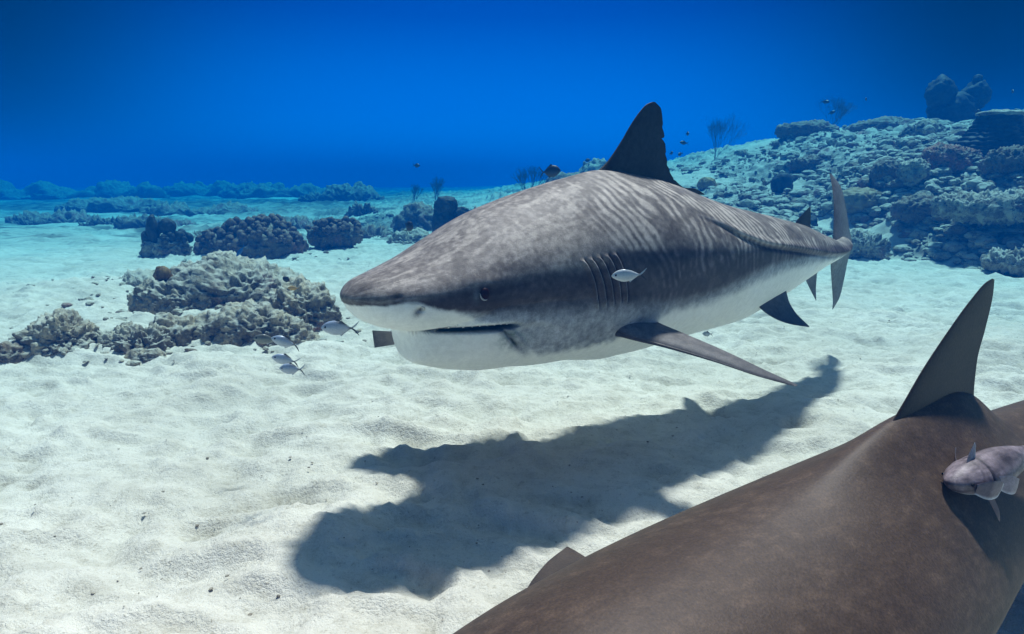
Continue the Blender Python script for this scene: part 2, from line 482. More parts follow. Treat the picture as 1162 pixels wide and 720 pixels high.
M_REMORA = skin('remora_skin', .5, 60, .3, .35, .8, 1.2)
def flat(name, c, rough=.4, spec=.5):
    t = MT(name, rough, spec); n = t.noise(80, 2); t.color(t.mix(t.remap(n, .3, .7, 0, .25), c, tuple(x*.6 for x in c))); return t.m
M_EYE = flat('eye_black', (.006, .005, .006), .2, .25)
M_EYE_RED = flat('dark_red_eye', (.022, .005, .004), .5, .1)
M_EYE_RIM = flat('eye_rim', (.50, .48, .44), .6, .2)
M_TOOTH = flat('tooth', (.75, .76, .68), .3)
M_DARKFISH = flat('dark_fish', (.015, .02, .03), .5)
M_BLUEFISH = flat('blue_fish', (.02, .16, .45), .4)
M_GOLDFISH = flat('golden_fish', (.62, .34, .10), .4)

# ---- the seabed, one sheet out past the horizon ------------------------------
def axis(segs, lo, hi, grow):
    v = [segs[0][0]]
    for a, b, d in segs:
        v += list(np.arange(a+d, b+d*.5, d))
    d = segs[-1][2]
    while v[-1] < hi: d *= grow; v.append(v[-1]+d)
    d = segs[0][2]; w = [v[0]]
    while w[-1] > lo: d *= grow; w.append(w[-1]-d)
    return np.array(w[:0:-1]+v)
gx = axis([(-5, 4, .027), (4, 10.5, .035)], -75, 75, 1.055)
gy = axis([(1.0, 6, .022), (6, 14, .038)], -30, 95, 1.03)
XX, YY = np.meshgrid(gx, gy, indexing='ij')
zz, mk, hol, tnt = seabed(XX.ravel(), YY.ravel(), want=True)
ground = obj('seabed', make_mesh('seabed', np.stack([XX.ravel(), YY.ravel(), zz], -1), grid_faces(len(gx), len(gy))[:, ::-1],
                                 M_SEABED, col=np.stack([mk, hol, tnt], -1)))
tag(ground, kind='structure')
_zi = zz.reshape(len(gx), len(gy))
def floor_z(x, y):
    i = int(np.clip(np.searchsorted(gx, x), 1, len(gx)-1)); j = int(np.clip(np.searchsorted(gy, y), 1, len(gy)-1))
    return float(_zi[i, j])

# ---- rocks -------------------------------------------------------------------
_ico = {}
def ico(n):
    if n not in _ico:
        bm = bmesh.new(); bmesh.ops.create_icosphere(bm, subdivisions=n, radius=1)
        V = np.array([v.co[:] for v in bm.verts]); F = np.array([[v.index for v in f.verts] for f in bm.faces]); bm.free()
        _ico[n] = (V, F)
    return _ico[n]
def rock_shape(size, seed, sub=5, lump=.30, crag=.10, pit=.02, flat=1.0):
    V, F = ico(sub); S = np.asarray(size, float)
    Q = V*S + seed*3.7
    m = .5*(S.prod()**(1/3)+S.min())
    k = 1.3/m
    d = lump*m*fbm(Q*k*.5, 3, seed) + 1.6*crag*m*fbm(Q*k*.9, 5, seed+3, ridged=True)
    d1, d2 = worley(Q*8 + .9*fbm(Q*6, 3, seed)[:, None], seed)
    d += pit*1.5*(.5-d1)*(.4+1.2*vnoise(Q*2.5, seed+2)**2)
    if sub >= 5:
        e1, e2 = worley(Q*22 + 1.2*fbm(Q*15, 3, seed+1)[:, None], seed+4); d -= pit*2.2*np.clip(1-e1/.42, 0, 1)**.7*sstep(-.35, .25, vnoise(Q*5, seed+6))
        d += pit*1.5*fbm(Q*30, 4, seed+9, gain=.65)
        d += pit*1.6*fbm(Q*9, 4, seed+19, gain=.6, ridged=True)
    W = V*S*(1 + 0*d[:, None])
    N = V/np.linalg.norm(V/S, axis=1)[:, None]/S; N /= np.linalg.norm(N, axis=1)[:, None]
    W = W + N*d[:, None]
    return W, F
def rotz(V, a):
    c, s = math.cos(a), math.sin(a)
    return V@np.array([[c, s, 0], [-s, c, 0], [0, 0, 1.0]])
def rock(name, label, cat, x, y, size, seed, mat, a=0, dz=0, group=None, sub=5, **k):
    if name != 'reef_overhang': dz -= .45*size[2]; size = (size[0]*1.05, size[1]*1.05, size[2]*1.45)    # a dome rooted in the sand
    V, F = rock_shape(size, seed, sub, **k)
    o = obj(name, make_mesh(name, V, F, mat), None, (x, y, floor_z(x, y)+dz), (0, 0, a))
    return tag(o, label, cat, group)

# near left outcrop
rock('coral_rock', 'large pitted pale limestone rock at the back of the left outcrop', 'rock', -2.50, 5.80, (.66, .45, .25), 3, M_ROCK_PALE, .1, .02, sub=6, lump=.35, crag=.13, pit=.035)
rock('coral_rock', 'dark hollow left shoulder of pitted rock below the brown cup sponge', 'rock', -2.80, 5.42, (.36, .20, .13), 5, M_ROCK, -.15, .03, sub=6, lump=.5, crag=.16, pit=.035)
rock('coral_rock', 'long low tan rock with shaded base in front of the outcrop', 'rock', -1.88, 4.62, (.42, .16, .13), 8, M_ROCK, .05, .05, sub=6, lump=.4, crag=.14, pit=.03)
rock('coral_rock', 'rounded tan boulder at the left end of the long low rock', 'rock', -2.36, 4.50, (.15, .14, .12), 9, M_ROCK, .4, .04, sub=5, lump=.4, pit=.025)
rock('coral_rock', 'knobby rock at the right end of the outcrop nearest the shark snout', 'rock', -1.62, 5.10, (.25, .24, .17), 12, M_ROCK, .3, .05, sub=6, lump=.45, crag=.16, pit=.035)
rock('coral_rock', 'dark rounded rock at the far left front half buried in sand', 'rock', -2.88, 4.15, (.17, .17, .14), 14, M_ROCK, .2, .02, sub=6, lump=.4, pit=.03)
rock('coral_rock', 'low rubble covered rock behind the dark front left boulder', 'rock', -2.55, 4.28, (.24, .13, .06), 16, M_ROCK_PALE, .0, .0, sub=6, lump=.5, crag=.2, pit=.04)
rock('coral_rock', 'small brown finger of rock lying in the sand at the front left', 'rock', -2.28, 4.02, (.17, .055, .045), 17, M_ROCK, -.25, .01, sub=5, lump=.4, pit=.012)
rock('coral_rock', 'small brown stone at the left edge of the picture', 'rock', -3.07, 3.92, (.10, .09, .055), 18, M_ROCK_DARK, .3, .01, sub=5, pit=.01)
rock('coral_rock', 'flat broken slab leaning behind the pale rock on the left', 'rock', -3.45, 6.5, (.34, .25, .08), 19, M_ROCK_PALE, .2, .0, sub=5, lump=.4, pit=.03)

# knobbly dark ledge and its companions further back
def knobs(n, rock_v, rx, ry, size, seed, sub=2):
    rng = np.random.RandomState(seed); parts = []
    V0, F0 = ico(sub)
    for i in range(n):
        a = rng.rand()*6.283; r = rng.rand()**.5
        u, v = r*math.cos(a), r*math.sin(a)
        s = size*(.55+.9*rng.rand())
        V = V0*(1+.25*fbm(V0*1.7+i*5.1, 2, seed)[:, None])*s*np.array([1, 1, .85+.5*rng.rand()])
        q = rock_v[np.hypot(rock_v[:, 0]-u*rx, rock_v[:, 1]-v*ry) < .05]      # seat each knob on the rock's top
        if len(q) == 0: continue
        parts.append((V+np.array([u*rx, v*ry, q[:, 2].max()+s*.35]), F0, None))
    return join(parts)
def ledge(label, x, y, size, seed, mat, nk, ks, a=0, dz=.1, kmat=None):
    z = floor_z(x, y)+dz-.45*size[2]; size = (size[0]*1.05, size[1]*1.05, size[2]*1.5)
    o = thing('coral_ledge', label, 'coral ledge', (x, y, z), a)
    V, F = rock_shape(size, seed, 5, lump=.3, crag=.14, pit=.05)
    obj('rock_base', make_mesh('rock_base', V, F, mat), o)
    V, F, c = knobs(nk, V, size[0]*1.15, size[1]*1.15, ks, seed)
    k = obj('coral_knob', make_mesh('coral_knob', V, F, kmat or M_KNOB), o); k['kind'] = 'stuff'
    return o
ledge('dark brown ledge crowded with knobbly coral behind the pale left outcrop', -3.88, 10.0, (.68, .40, .17), 21, M_ROCK_DARK, 240, .045, .02, .14)
ledge('right hand ledge of small dark coral knobs running towards the shark', -2.85, 10.8, (.36, .24, .10), 22, M_ROCK_DARK, 70, .045, .0, .22)
ledge('pale low mound dotted with dark coral knobs left of the brown ledge', -5.10, 9.9, (.26, .24, .13), 23, M_ROCK_PALE, 50, .045, .0, .10, M_SPONGE)

def sponge(name, label, cat, x, y, lobes, mat, seed, dz=0, group=None, sub=4, rough=.16):
    """a lumpy body of overlapping lobes (dx,dy,dz,rx,ry,rz)"""
    parts = []
    for i, (a, b, c, rx, ry, rz) in enumerate(lobes):
        V, F = ico(sub); S = np.array([rx, ry, rz]); Q = V*S+seed+i*3.1; k = 1/S.mean()
        d = 1 + rough*1.5*fbm(Q*k*1.4, 4, seed+i) + rough*.7*fbm(Q*k*5, 3, seed+i+5, ridged=True)
        parts.append((V*S*d[:, None]+np.array([a, b, c]), F, None))
    V, F, c = join(parts)
    o = obj(name, make_mesh(name, V, F, mat), None, (x, y, floor_z(x, y)+dz))
    return tag(o, label, cat, group)
sponge('cup_sponge', 'round brown cup sponge on top of the pale left rock', 'sponge', -2.86, 5.42, [(0, 0, .0, .062, .06, .062), (.035, .02, -.035, .035, .035, .045)], M_SPONGE_BROWN, 4, .27)
sponge('tube_sponge', 'pair of upright dark sponges on the mound left of the ledge', 'sponge', -5.22, 9.75, [(0, 0, .12, .08, .08, .20), (.19, .05, .16, .11, .09, .12), (-.1, 0, .0, .07, .07, .1)], M_SPONGE, 6, .22)

def twig_fan(name, label, cat, x, y, h, spread, seed, mat, levels=5, r0=.012, dz=0, group=None, lean=0., flat=.35, stems=3):
    """branching soft coral: thin tapered tubes"""
    rng = random.Random(seed); parts = []
    def seg(a, b, ra, rb):
        a = np.array(a); b = np.array(b); t_ = b-a; L = np.linalg.norm(t_); t_ = t_/L
        u = np.cross(t_, [0, 1, .1]); u /= np.linalg.norm(u); v = np.cross(t_, u)
        V = [p+r*(math.cos(q)*u+math.sin(q)*v) for p, r in ((a, ra), (b, rb)) for q in (0, 2.094, 4.189)]
        parts.append((np.array(V), np.array([[0, 1, 4, 3], [1, 2, 5, 4], [2, 0, 3, 5]]), None))
    def grow(p, d, L, r, n):
        q = p+d*L; seg(p, q, r, r*.75)
        if n == 0: return
        for _ in range(2 if rng.random() < .6 else 3):
            e = d+np.array([rng.uniform(-1, 1)*spread+lean*.3, rng.uniform(-1, 1)*spread*flat, rng.uniform(-.1, .5)])
            grow(q, e/np.linalg.norm(e), L*rng.uniform(.7, .95), r*.72, n-1)
    for k in range(stems):
        d = np.array([rng.uniform(-.5, .5)*spread*1.5+lean, rng.uniform(-.3, .3), 1.0])
        grow(np.array([rng.uniform(-.05, .05)*h*2, 0, -.03]), d/np.linalg.norm(d), h*.26, r0, levels)
    V, F, c = join(parts)
    o = obj(name, make_mesh(name, V, F, mat), None, (x, y, floor_z(x, y)+dz))
    return tag(o, label, cat, group)

# ---- the reef slope on the right ---------------------------------------------
rock('boulder', 'smooth brown oval boulder on the slope above the shark tail', 'boulder', 5.62, 10.9, (.40, .26, .15), 31, plain('boulder_skin', (.24, .15, .07), (.38, .30, .17), 6, bump=.7, lo=.3, hi=.7), .1, .10, sub=5, lump=.25, crag=.05, pit=.02)
rock('boulder', 'darker round boulder touching the right end of the brown oval one', 'boulder', 6.08, 11.1, (.20, .20, .15), 32, M_ROCK_DARK, .2, .12, sub=5, lump=.25, crag=.06, pit=.02)
rock('boulder', 'arched brown slab below and right of the two brown boulders', 'boulder', 6.00, 9.9, (.42, .20, .13), 33, M_ROCK_DARK, .25, .12, sub=5, lump=.4, crag=.14, pit=.03)
rock('boulder', 'yellowish boulder at the left end of the reddish rock ridge', 'boulder', 6.25, 10.6, (.20, .17, .13), 34, M_ROCK, .2, .10, sub=5, lump=.3, pit=.03)
rock('boulder', 'reddish brown encrusted boulder in the middle of the right slope', 'boulder', 6.85, 10.7, (.34, .26, .15), 35, M_ROCK_RED, -.3, .10, sub=6, lump=.4, crag=.15, pit=.03)
rock('boulder', 'wide dark brown ridge of rock right of the reddish boulder', 'boulder', 7.35, 10.0, (.42, .25, .11), 36, M_ROCK_DARK, .1, .12, sub=6, lump=.4, crag=.16, pit=.04)
rock('boulder', 'near black rock at the right edge halfway up the slope', 'boulder', 7.15, 9.1, (.24, .24, .18), 37, M_ROCK_DARK, .0, .12, sub=5, lump=.3, crag=.12, pit=.03)
rock('reef_overhang', 'long overhanging ledge above the dark hollow at the foot of the slope', 'rock ledge', 6.45, 8.9, (.72, .38, .13), 38, M_ROCK_PALE, -.22, .33, sub=6, lump=.35, crag=.22, pit=.05)
rock('reef_overhang', 'rubbly buttress left of the dark hollow at the slope foot', 'rock ledge', 5.02, 9.55, (.34, .28, .18), 39, M_ROCK_PALE, .2, .10, sub=6, lump=.4, crag=.16, pit=.05)
rock('reef_overhang', 'pale rubble mound in front of the hollow at the right edge', 'rock ledge', 6.25, 7.55, (.70, .30, .09), 40, M_ROCK_PALE, -.35, .02, sub=6, lump=.4, crag=.18, pit=.05)
rock('boulder', 'small dark boulder half hidden behind the shark second dorsal fin', 'boulder', 4.72, 10.75, (.17, .15, .13), 41, M_SPONGE, .0, .05, sub=4, pit=.02)
rock('boulder', 'low dark flat rock at the skyline left of the dip', 'boulder', 8.35, 15.6, (.7, .4, .13), 42, M_ROCK_DARK, .0, .05, sub=5, pit=.03)
rock('boulder', 'dark weathered rock at the skyline above the soft coral', 'boulder', 6.9, 16.2, (.65, .4, .13), 43, M_ROCK_DARK, .0, .08, sub=5, pit=.03)
rock('boulder', 'dark low rock behind the round sponge on the slope', 'boulder', 5.9, 13.6, (.34, .25, .10), 44, M_ROCK_DARK, .1, .02, sub=5, pit=.04)
rock('boulder', 'pale broken slab on the slope beside the dip in the skyline', 'boulder', 8.15, 13.6, (.42, .3, .16), 45, M_ROCK, .1, .05, sub=5, pit=.04)
sponge('round_sponge', 'round green sponge beside the orange twig on the slope', 'sponge', 5.10, 12.85, [(0, 0, .12, .20, .18, .20)], M_SPONGE, 8, .0, rough=.10)
sponge('round_sponge', 'small ochre coral head on the slope right behind the dorsal fin', 'coral', 3.90, 13.6, [(0, 0, .05, .19, .17, .16)], M_YELLOW, 9, .05)
sponge('barrel_sponge', 'dark double topped sponge standing on the skyline at upper right', 'sponge', 9.95, 15.6, [(0, 0, .30, .55, .4, .48), (-.36, 0, .82, .30, .26, .34), (.42, 0, .80, .28, .25, .30), (.40, 0, 1.08, .10, .1, .16), (0, 0, .62, .45, .3, .22), (-.45, 0, .0, .3, .3, .3)], M_SPONGE, 10, -.22, rough=.2)
# plate coral: a flared skirt of ragged plates under a pale flat top
def plate_coral(label, x, y, s, seed, dz):
    o = thing('plate_coral', label, 'coral', (x, y, floor_z(x, y)+dz))
    n, mrow = 140, 34
    th_ = np.arange(n)/n*2*np.pi; T, Q = np.meshgrid(np.linspace(0, 1, mrow), th_, indexing='ij')
    r = s*(.42+.62*T**1.1)*(1+.16*vnoise(np.stack([np.cos(Q)*2.6, np.sin(Q)*2.6, T*3], -1).reshape(-1, 3), seed).reshape(T.shape)
         + .06*np.sin(T*62+3*vnoise(np.stack([np.cos(Q)*4, np.sin(Q)*4, T*2], -1).reshape(-1, 3), seed+1).reshape(T.shape)))
    V = np.stack([r*np.cos(Q), r*.7*np.sin(Q), s*(.72-.95*T)], -1).reshape(-1, 3)
    obj('skirt', make_mesh('skirt', V, grid_faces(mrow, n, True), M_SPONGE), o)
    V, F = rock_shape((s*.50, s*.36, s*.07), seed, 4, lump=.15, crag=.1, pit=.02)
    obj('flat_top', make_mesh('flat_top', V+np.array([0, 0, s*.74]), F, M_ROCK_PALE), o)
plate_coral('dark flared plate coral with a pale flat top near the upper right edge', 7.75, 11.0, .72, 3, .12)

twig_fan('sea_plume', 'feathery sea plume on the skyline right of the dorsal fin', 'soft coral', 5.15, 17.4, .95, .55, 3, M_BRANCH, 6, .006, lean=.35, dz=-.02, stems=6)
twig_fan('sea_plume', 'faint feathery sea plume on the skyline near the middle of the slope', 'soft coral', 8.0, 17.5, .75, .6, 5, M_BRANCH, 6, .006, lean=.25, dz=-.02, stems=5)
twig_fan('coral_twig', 'thin bare orange coral twig standing on the slope', 'soft coral', 4.82, 12.9, .42, .5, 12, M_TWIG, 2, .014, stems=2)
twig_fan('sea_plume', 'bushy sea plume on the skyline above the shark head', 'soft coral', .42, 17.6, .75, .55, 15, M_BRANCH, 6, .011, stems=5)
twig_fan('sea_plume', 'small spiky plume rising from the sand behind the brown ledge', 'soft coral', -4.85, 10.6, .35, .7, 18, M_TWIG, 4, .008, stems=5)
twig_fan('sea_plume', 'thin upright plume on the far reef left of the shark head', 'soft coral', -2.35, 21.0, .75, .4, 19, M_BRANCH, 5, .012, stems=5)
twig_fan('sea_plume', 'short plume next to the thin upright one on the far reef', 'soft coral', -3.1, 21.5, .5, .5, 20, M_BRANCH, 5, .012, stems=5)

# ---- reef behind the shark head ------------------------------------------------
rock('reef_rock', 'dark craggy reef rock behind the shark forehead', 'rock', -.35, 11.3, (.78, .5, .30), 51, M_ROCK, .15, .20, sub=6, lump=.4, crag=.2, pit=.06)
rock('reef_rock', 'darker rubble topped rock rising behind the shark back', 'rock', .35, 12.3, (.85, .5, .34), 52, M_ROCK_DARK, .1, .25, sub=6, lump=.4, crag=.2, pit=.06)
sponge('vase_sponge', 'dark upright sponge at the left end of the reef rock behind the head', 'sponge', -1.12, 11.1, [(0, 0, .34, .20, .17, .30), (.05, 0, .62, .19, .15, .16), (.30, 0, .50, .12, .12, .10), (-.02, 0, .0, .12, .12, .3)], M_SPONGE, 12, .05, rough=.2)
rock('reef_rock', 'low dark rock on the pale slope left of the shark forehead', 'rock', -1.95, 14.4, (.52, .4, .32), 53, M_ROCK_DARK, 0, .05, sub=5, lump=.4, crag=.2, pit=.05)
rock('reef_rock', 'flat topped rock faint on the skyline behind the shark back', 'rock', 1.6, 16.4, (.9, .5, .3), 54, M_ROCK_DARK, 0, .1, sub=5, lump=.4, crag=.2, pit=.05)
rock('reef_rock', 'rounded pale reef head on the skyline just left of the dorsal fin', 'rock', 2.35, 18.6, (.6, .4, .45), 55, M_ROCK, 0, .1, sub=5, lump=.3, crag=.15, pit=.05)
rock('reef_rock', 'low grey rock in the middle distance left of the vase sponge', 'rock', -1.75, 11.6, (.36, .26, .14), 56, M_ROCK, 0, .02, sub=5, pit=.04)
# far heads on the left, fading into the blue
FAR = [(-11.9, 17.6, 1.1, .20, 'low dark rubble patch on the blue sand near the left edge'),
       (-8.6, 16.2, .9, .16, 'low rubble patch between the lone stone and the brown ledge'),
       (-9.6, 21.0, 1.6, .30, 'wide dim rubble bank left of the tall faint coral head'),
       (-5.3, 15.2, .8, .20, 'low grey rubble bank just behind the brown knobbly ledge'),
       (-13.9, 23.5, 1.8, .30, 'long dim rubble bank far out on the left sand'),
       (-3.1, 13.3, .55, .22, 'squat dim rock on the sand slope behind the right knob ledge'),
       (-26.5, 38, 3.2, .75, 'low dark reef patch fading into the blue at the left edge'),
       (-22.0, 38.6, 2.2, .8, 'low dark reef patch second from the left edge'),
       (-19.3, 42, 2.6, .7, 'faint reef patch behind the two dark ones on the left'),
       (-14.6, 38.5, 2.0, 1.35, 'tall faint coral head on the far left reef'),
       (-11.6, 36.0, 2.6, .80, 'broad faint reef patch in the distance above the brown ledge'),
       (-7.9, 27.5, .55, .55, 'small round coral head standing in the distance left of the snout'),
       (-6.1, 26.5, 1.0, .75, 'dark faint coral clump on the far ridge left of centre'),
       (-3.9, 17.6, .36, .36, 'small dark coral head above the sand slope left of centre'),
       (-9.9, 16.2, .42, .22, 'lone low stone on the blue sand far left')]
for i, (x, y, r, h, lb) in enumerate(FAR):
    rock('coral_mound', lb, 'coral head', x, y, (r, r*.5, h*.40), 60+i, M_ROCK_DARK, 0, h*.05, sub=5, lump=.9, crag=.22, pit=.10)

# rubble strewn over slope, outcrop and sand
def strewn(name, n, pick, smin, smax, mat, seed, sub=1, squash=.6):
    rng = np.random.RandomState(seed); V0, F0 = ico(sub)
    variants = [V0*(1+.45*fbm(V0*1.3+i*9, 3, i)[:, None]) for i in range(8)]
    parts = []; k = 0
    while k < n:
        p = pick(rng)
        if p is None: continue
        s = smin*(smax/smin)**(rng.rand()**2.6)
        V = variants[rng.randint(8)]*s*np.array([1, .6+.6*rng.rand(), squash*(.6+.6*rng.rand())])
        parts.append((rotz(V, rng.rand()*6.28)+np.array([p[0], p[1], floor_z(*p)+s*.12]), F0, None)); k += 1
    V, F, c = join(parts)
    return tag(obj(name, make_mesh(name, V, F, mat, smooth=False), None), kind='stuff')
def on_reef(rng):
    x, y = (rng.uniform(-4, 12), 7+rng.rand()**1.3*10) if rng.rand() < .6 else (rng.uniform(3.5, 9), rng.uniform(6.3, 12.5))
    z, m = MASK(x, y)
    return (x, y) if m > .5 and rng.rand() < .55+.45*(x > 3) else None
def MASK(x, y):
    i = int(np.clip(np.searchsorted(gx, x), 1, len(gx)-1)); j = int(np.clip(np.searchsorted(gy, y), 1, len(gy)-1))
    return float(_zi[i, j]), float(mk.reshape(len(gx), len(gy))[i, j])
strewn('coral_rubble', 7500, on_reef, .022, .15, M_RUBBLE, 5, 2)
strewn('dark_rubble', 450, on_reef, .03, .16, M_ROCK_DARK, 9, 2)
def near_rocks(rng):
    a = rng.choice(5); cx, cy, rx, ry = [(-2.7, 5.6, 1.3, .9), (-2.0, 4.6, .8, .35), (-2.6, 4.25, .6, .35), (-4.0, 9.8, 1.4, .7), (-3.6, 6.8, 1.2, .8)][a]
    return (rng.normal(cx, rx*.55), rng.normal(cy, ry*.5))
strewn('rock_rubble', 700, near_rocks, .010, .05, M_RUBBLE, 11, 2)
def on_sand(rng):
    y = 1.1+rng.rand()**1.5*8; x = rng.uniform(-.9, .9)*y
    z, m = MASK(x, y); return (x, y) if m < .3 else None
strewn('shell_debris', 2600, on_sand, .0012, .0075, M_CHIP, 13, 1, .5)
rock('seabed_stick', 'thin dark stick lying on the sand below the left outcrop', 'stick', -2.0, 4.05, (.075, .012, .010), 70, M_ROCK_DARK, -.5, .01, sub=3, lump=.3, pit=.002)

# ---- fins ------------------------------------------------------------------------
def bez(a, b, c, v):
    v = np.asarray(v)[:, None]; return (1-v)**2*np.array(a)+2*v*(1-v)*np.array(b)+v*v*np.array(c)
def curve(pts, v):
    """smooth curve through the points, by chord length"""
    pts = np.asarray(pts, float); c = np.r_[0, np.cumsum(np.linalg.norm(np.diff(pts, axis=0), axis=1))]; c /= c[-1]
    return np.stack([pchip(c, pts[:, k], v) for k in range(3)], -1)
def fin_grid(le, te, normal, thick, colfn, nv=46, nu=30, flare=.0, notch=None, seed=1):
    """aerofoil sheet between a leading and a trailing edge (lists of points, root first)"""
    v = np.linspace(0, 1, nv)**.9
    A, B_ = curve(le, v), curve(te, v)
    u = (1-np.cos(np.linspace(0, np.pi, nu)))/2
    Nn = np.asarray(normal, float); Nn = Nn/np.linalg.norm(Nn)
    prof = 2.6*(np.sqrt(u)*.55 - .33*u - .32*u**2 + .10*u**3) * (1-u)**.25
    prof = np.maximum(prof, .03)
    tv = thick*(1-.86*v)*(1+flare*np.exp(-v/.06)+.4*flare*np.exp(-v/.16))
    tv[-3:] *= np.array([.8, .55, .2])
    parts = []
    for sgn in (1, -1):
        U = u[None, :, None]
        ub = np.broadcast_to(U, (nv, nu, 1)).copy()
        if notch:
            for (cv, w, dpt) in notch: ub *= 1-dpt*np.exp(-((v-cv)/w)**2)[:, None, None]*(ub > .5)*((ub-.5)*2)
        P = A[:, None, :]*(1-ub)+B_[:, None, :]*ub
        P = P + sgn*Nn*(tv[:, None]*prof[None, :])[..., None]
        V = P.reshape(-1, 3)
        c = colfn(np.repeat(v, nu), np.tile(u, nv), sgn)
        n_ = .85+.3*fbm(V*14, 4, seed)[:, None]+.12*fbm(V*60, 2, seed)[:, None]
        F = grid_faces(nv, nu); parts.append((V, F if sgn > 0 else F[:, ::-1], np.clip(c*n_, 0, 1)))
    # close the edges
    V, F, c = join(parts); n1 = nv*nu; F = F[0]
    st = []
    for i in range(nv-1):
        for j, d in ((0, 1), (nu-1, -1)):
            a, b = i*nu+j, (i+1)*nu+j; q = [a, b, b+n1, a+n1]; st.append(q if d > 0 else q[::-1])
    for j in range(nu-1):
        a, b = (nv-1)*nu+j, (nv-1)*nu+j+1; st.append([a, b, b+n1, a+n1])
    return V, np.concatenate([F, np.array(st)]), c
def mixc(a, b, t): t = np.clip(t, 0, 1)[:, None]; return np.array(a)*(1-t)+np.array(b)*t

# ---- the tiger shark ---------------------------------------------------------------
sp = Spine(SHARK_SPINE)
GILLS = [(.707, .765), (.741, .800), (.776, .832), (.810, .864), (.845, .893)]
def gill_s(k, z):
    a, b = GILLS[k]; q = np.clip((.062-z)/.16, 0, 1); return a+(b-a)*q**.75
def shark_mod2(B, s, th, y, z):
    ds, y, z = shark_mod(B, s, th, y, z)
    for k in range(5):
        win = sstep(-.112, -.08, z)*(1-sstep(.058, .074, z))
        x = s-gill_s(k, z)
        y = y*(1 - .040*win*gauss(x, 0, .0038) + .028*win*gauss(x, -.012, .009))
    z = z + (z > 0)*.016*np.exp(-(y/.055)**2)*sstep(.90, 1.08, s)*(1-sstep(1.50, 1.72, s))
    # ridge along the flank towards the tail keel
    zr = pchip([1.2, 1.45, 1.62, 1.84, 2.27, 2.84, 3.2], [.20, .125, .067, .025, .0, -.02, -.01], s)
    w = sstep(1.25, 1.6, s)
    y = y*(1+.045*w*gauss(z, zr+.012, .018) - .035*w*gauss(z, zr-.012, .010))
    y = y + np.sign(y)*.012*sstep(2.4, 2.9, s)*(1-sstep(3.0, 3.2, s))*gauss(z, zr+.004, .014)
    # nostril, brow crease, mouth corner
    y = y*(1-.06*gauss(s, .148, .010)*gauss(z, -.028, .008) - .03*gauss(s-.6*(z-.01), .092, .012)*gauss(z, .012, .007))
    cf = s-(.405+.95*(-.115-z)); y = y*(1-.05*gauss(cf, 0, .008)*sstep(-.205, -.175, z)*(1-sstep(-.120, -.105, z))+.025*gauss(cf, .020, .011)*sstep(-.21, -.17, z)*(1-sstep(-.13, -.10, z)))
    y = y*(1+.02*gauss(s, .33, .05)*gauss(z, .045, .02))
    return ds, y, z
body = Body(sp, SHARK_TABLE, shark_mod2)
Sa = np.r_[3.25*np.linspace(0, 1, 60)[:30]**2*.5/ (3.25*(29/59)**2*.5)*.10, np.arange(.104, .60, .005), np.arange(.603, .93, .0026), np.arange(.936, 3.25, .0075), 3.25]
NT = 400
V, F, s_, th_ = body.build(Sa, NT)
_, y_, z_ = body.local(s_, th_)
L3 = np.stack([s_, y_, z_], -1)
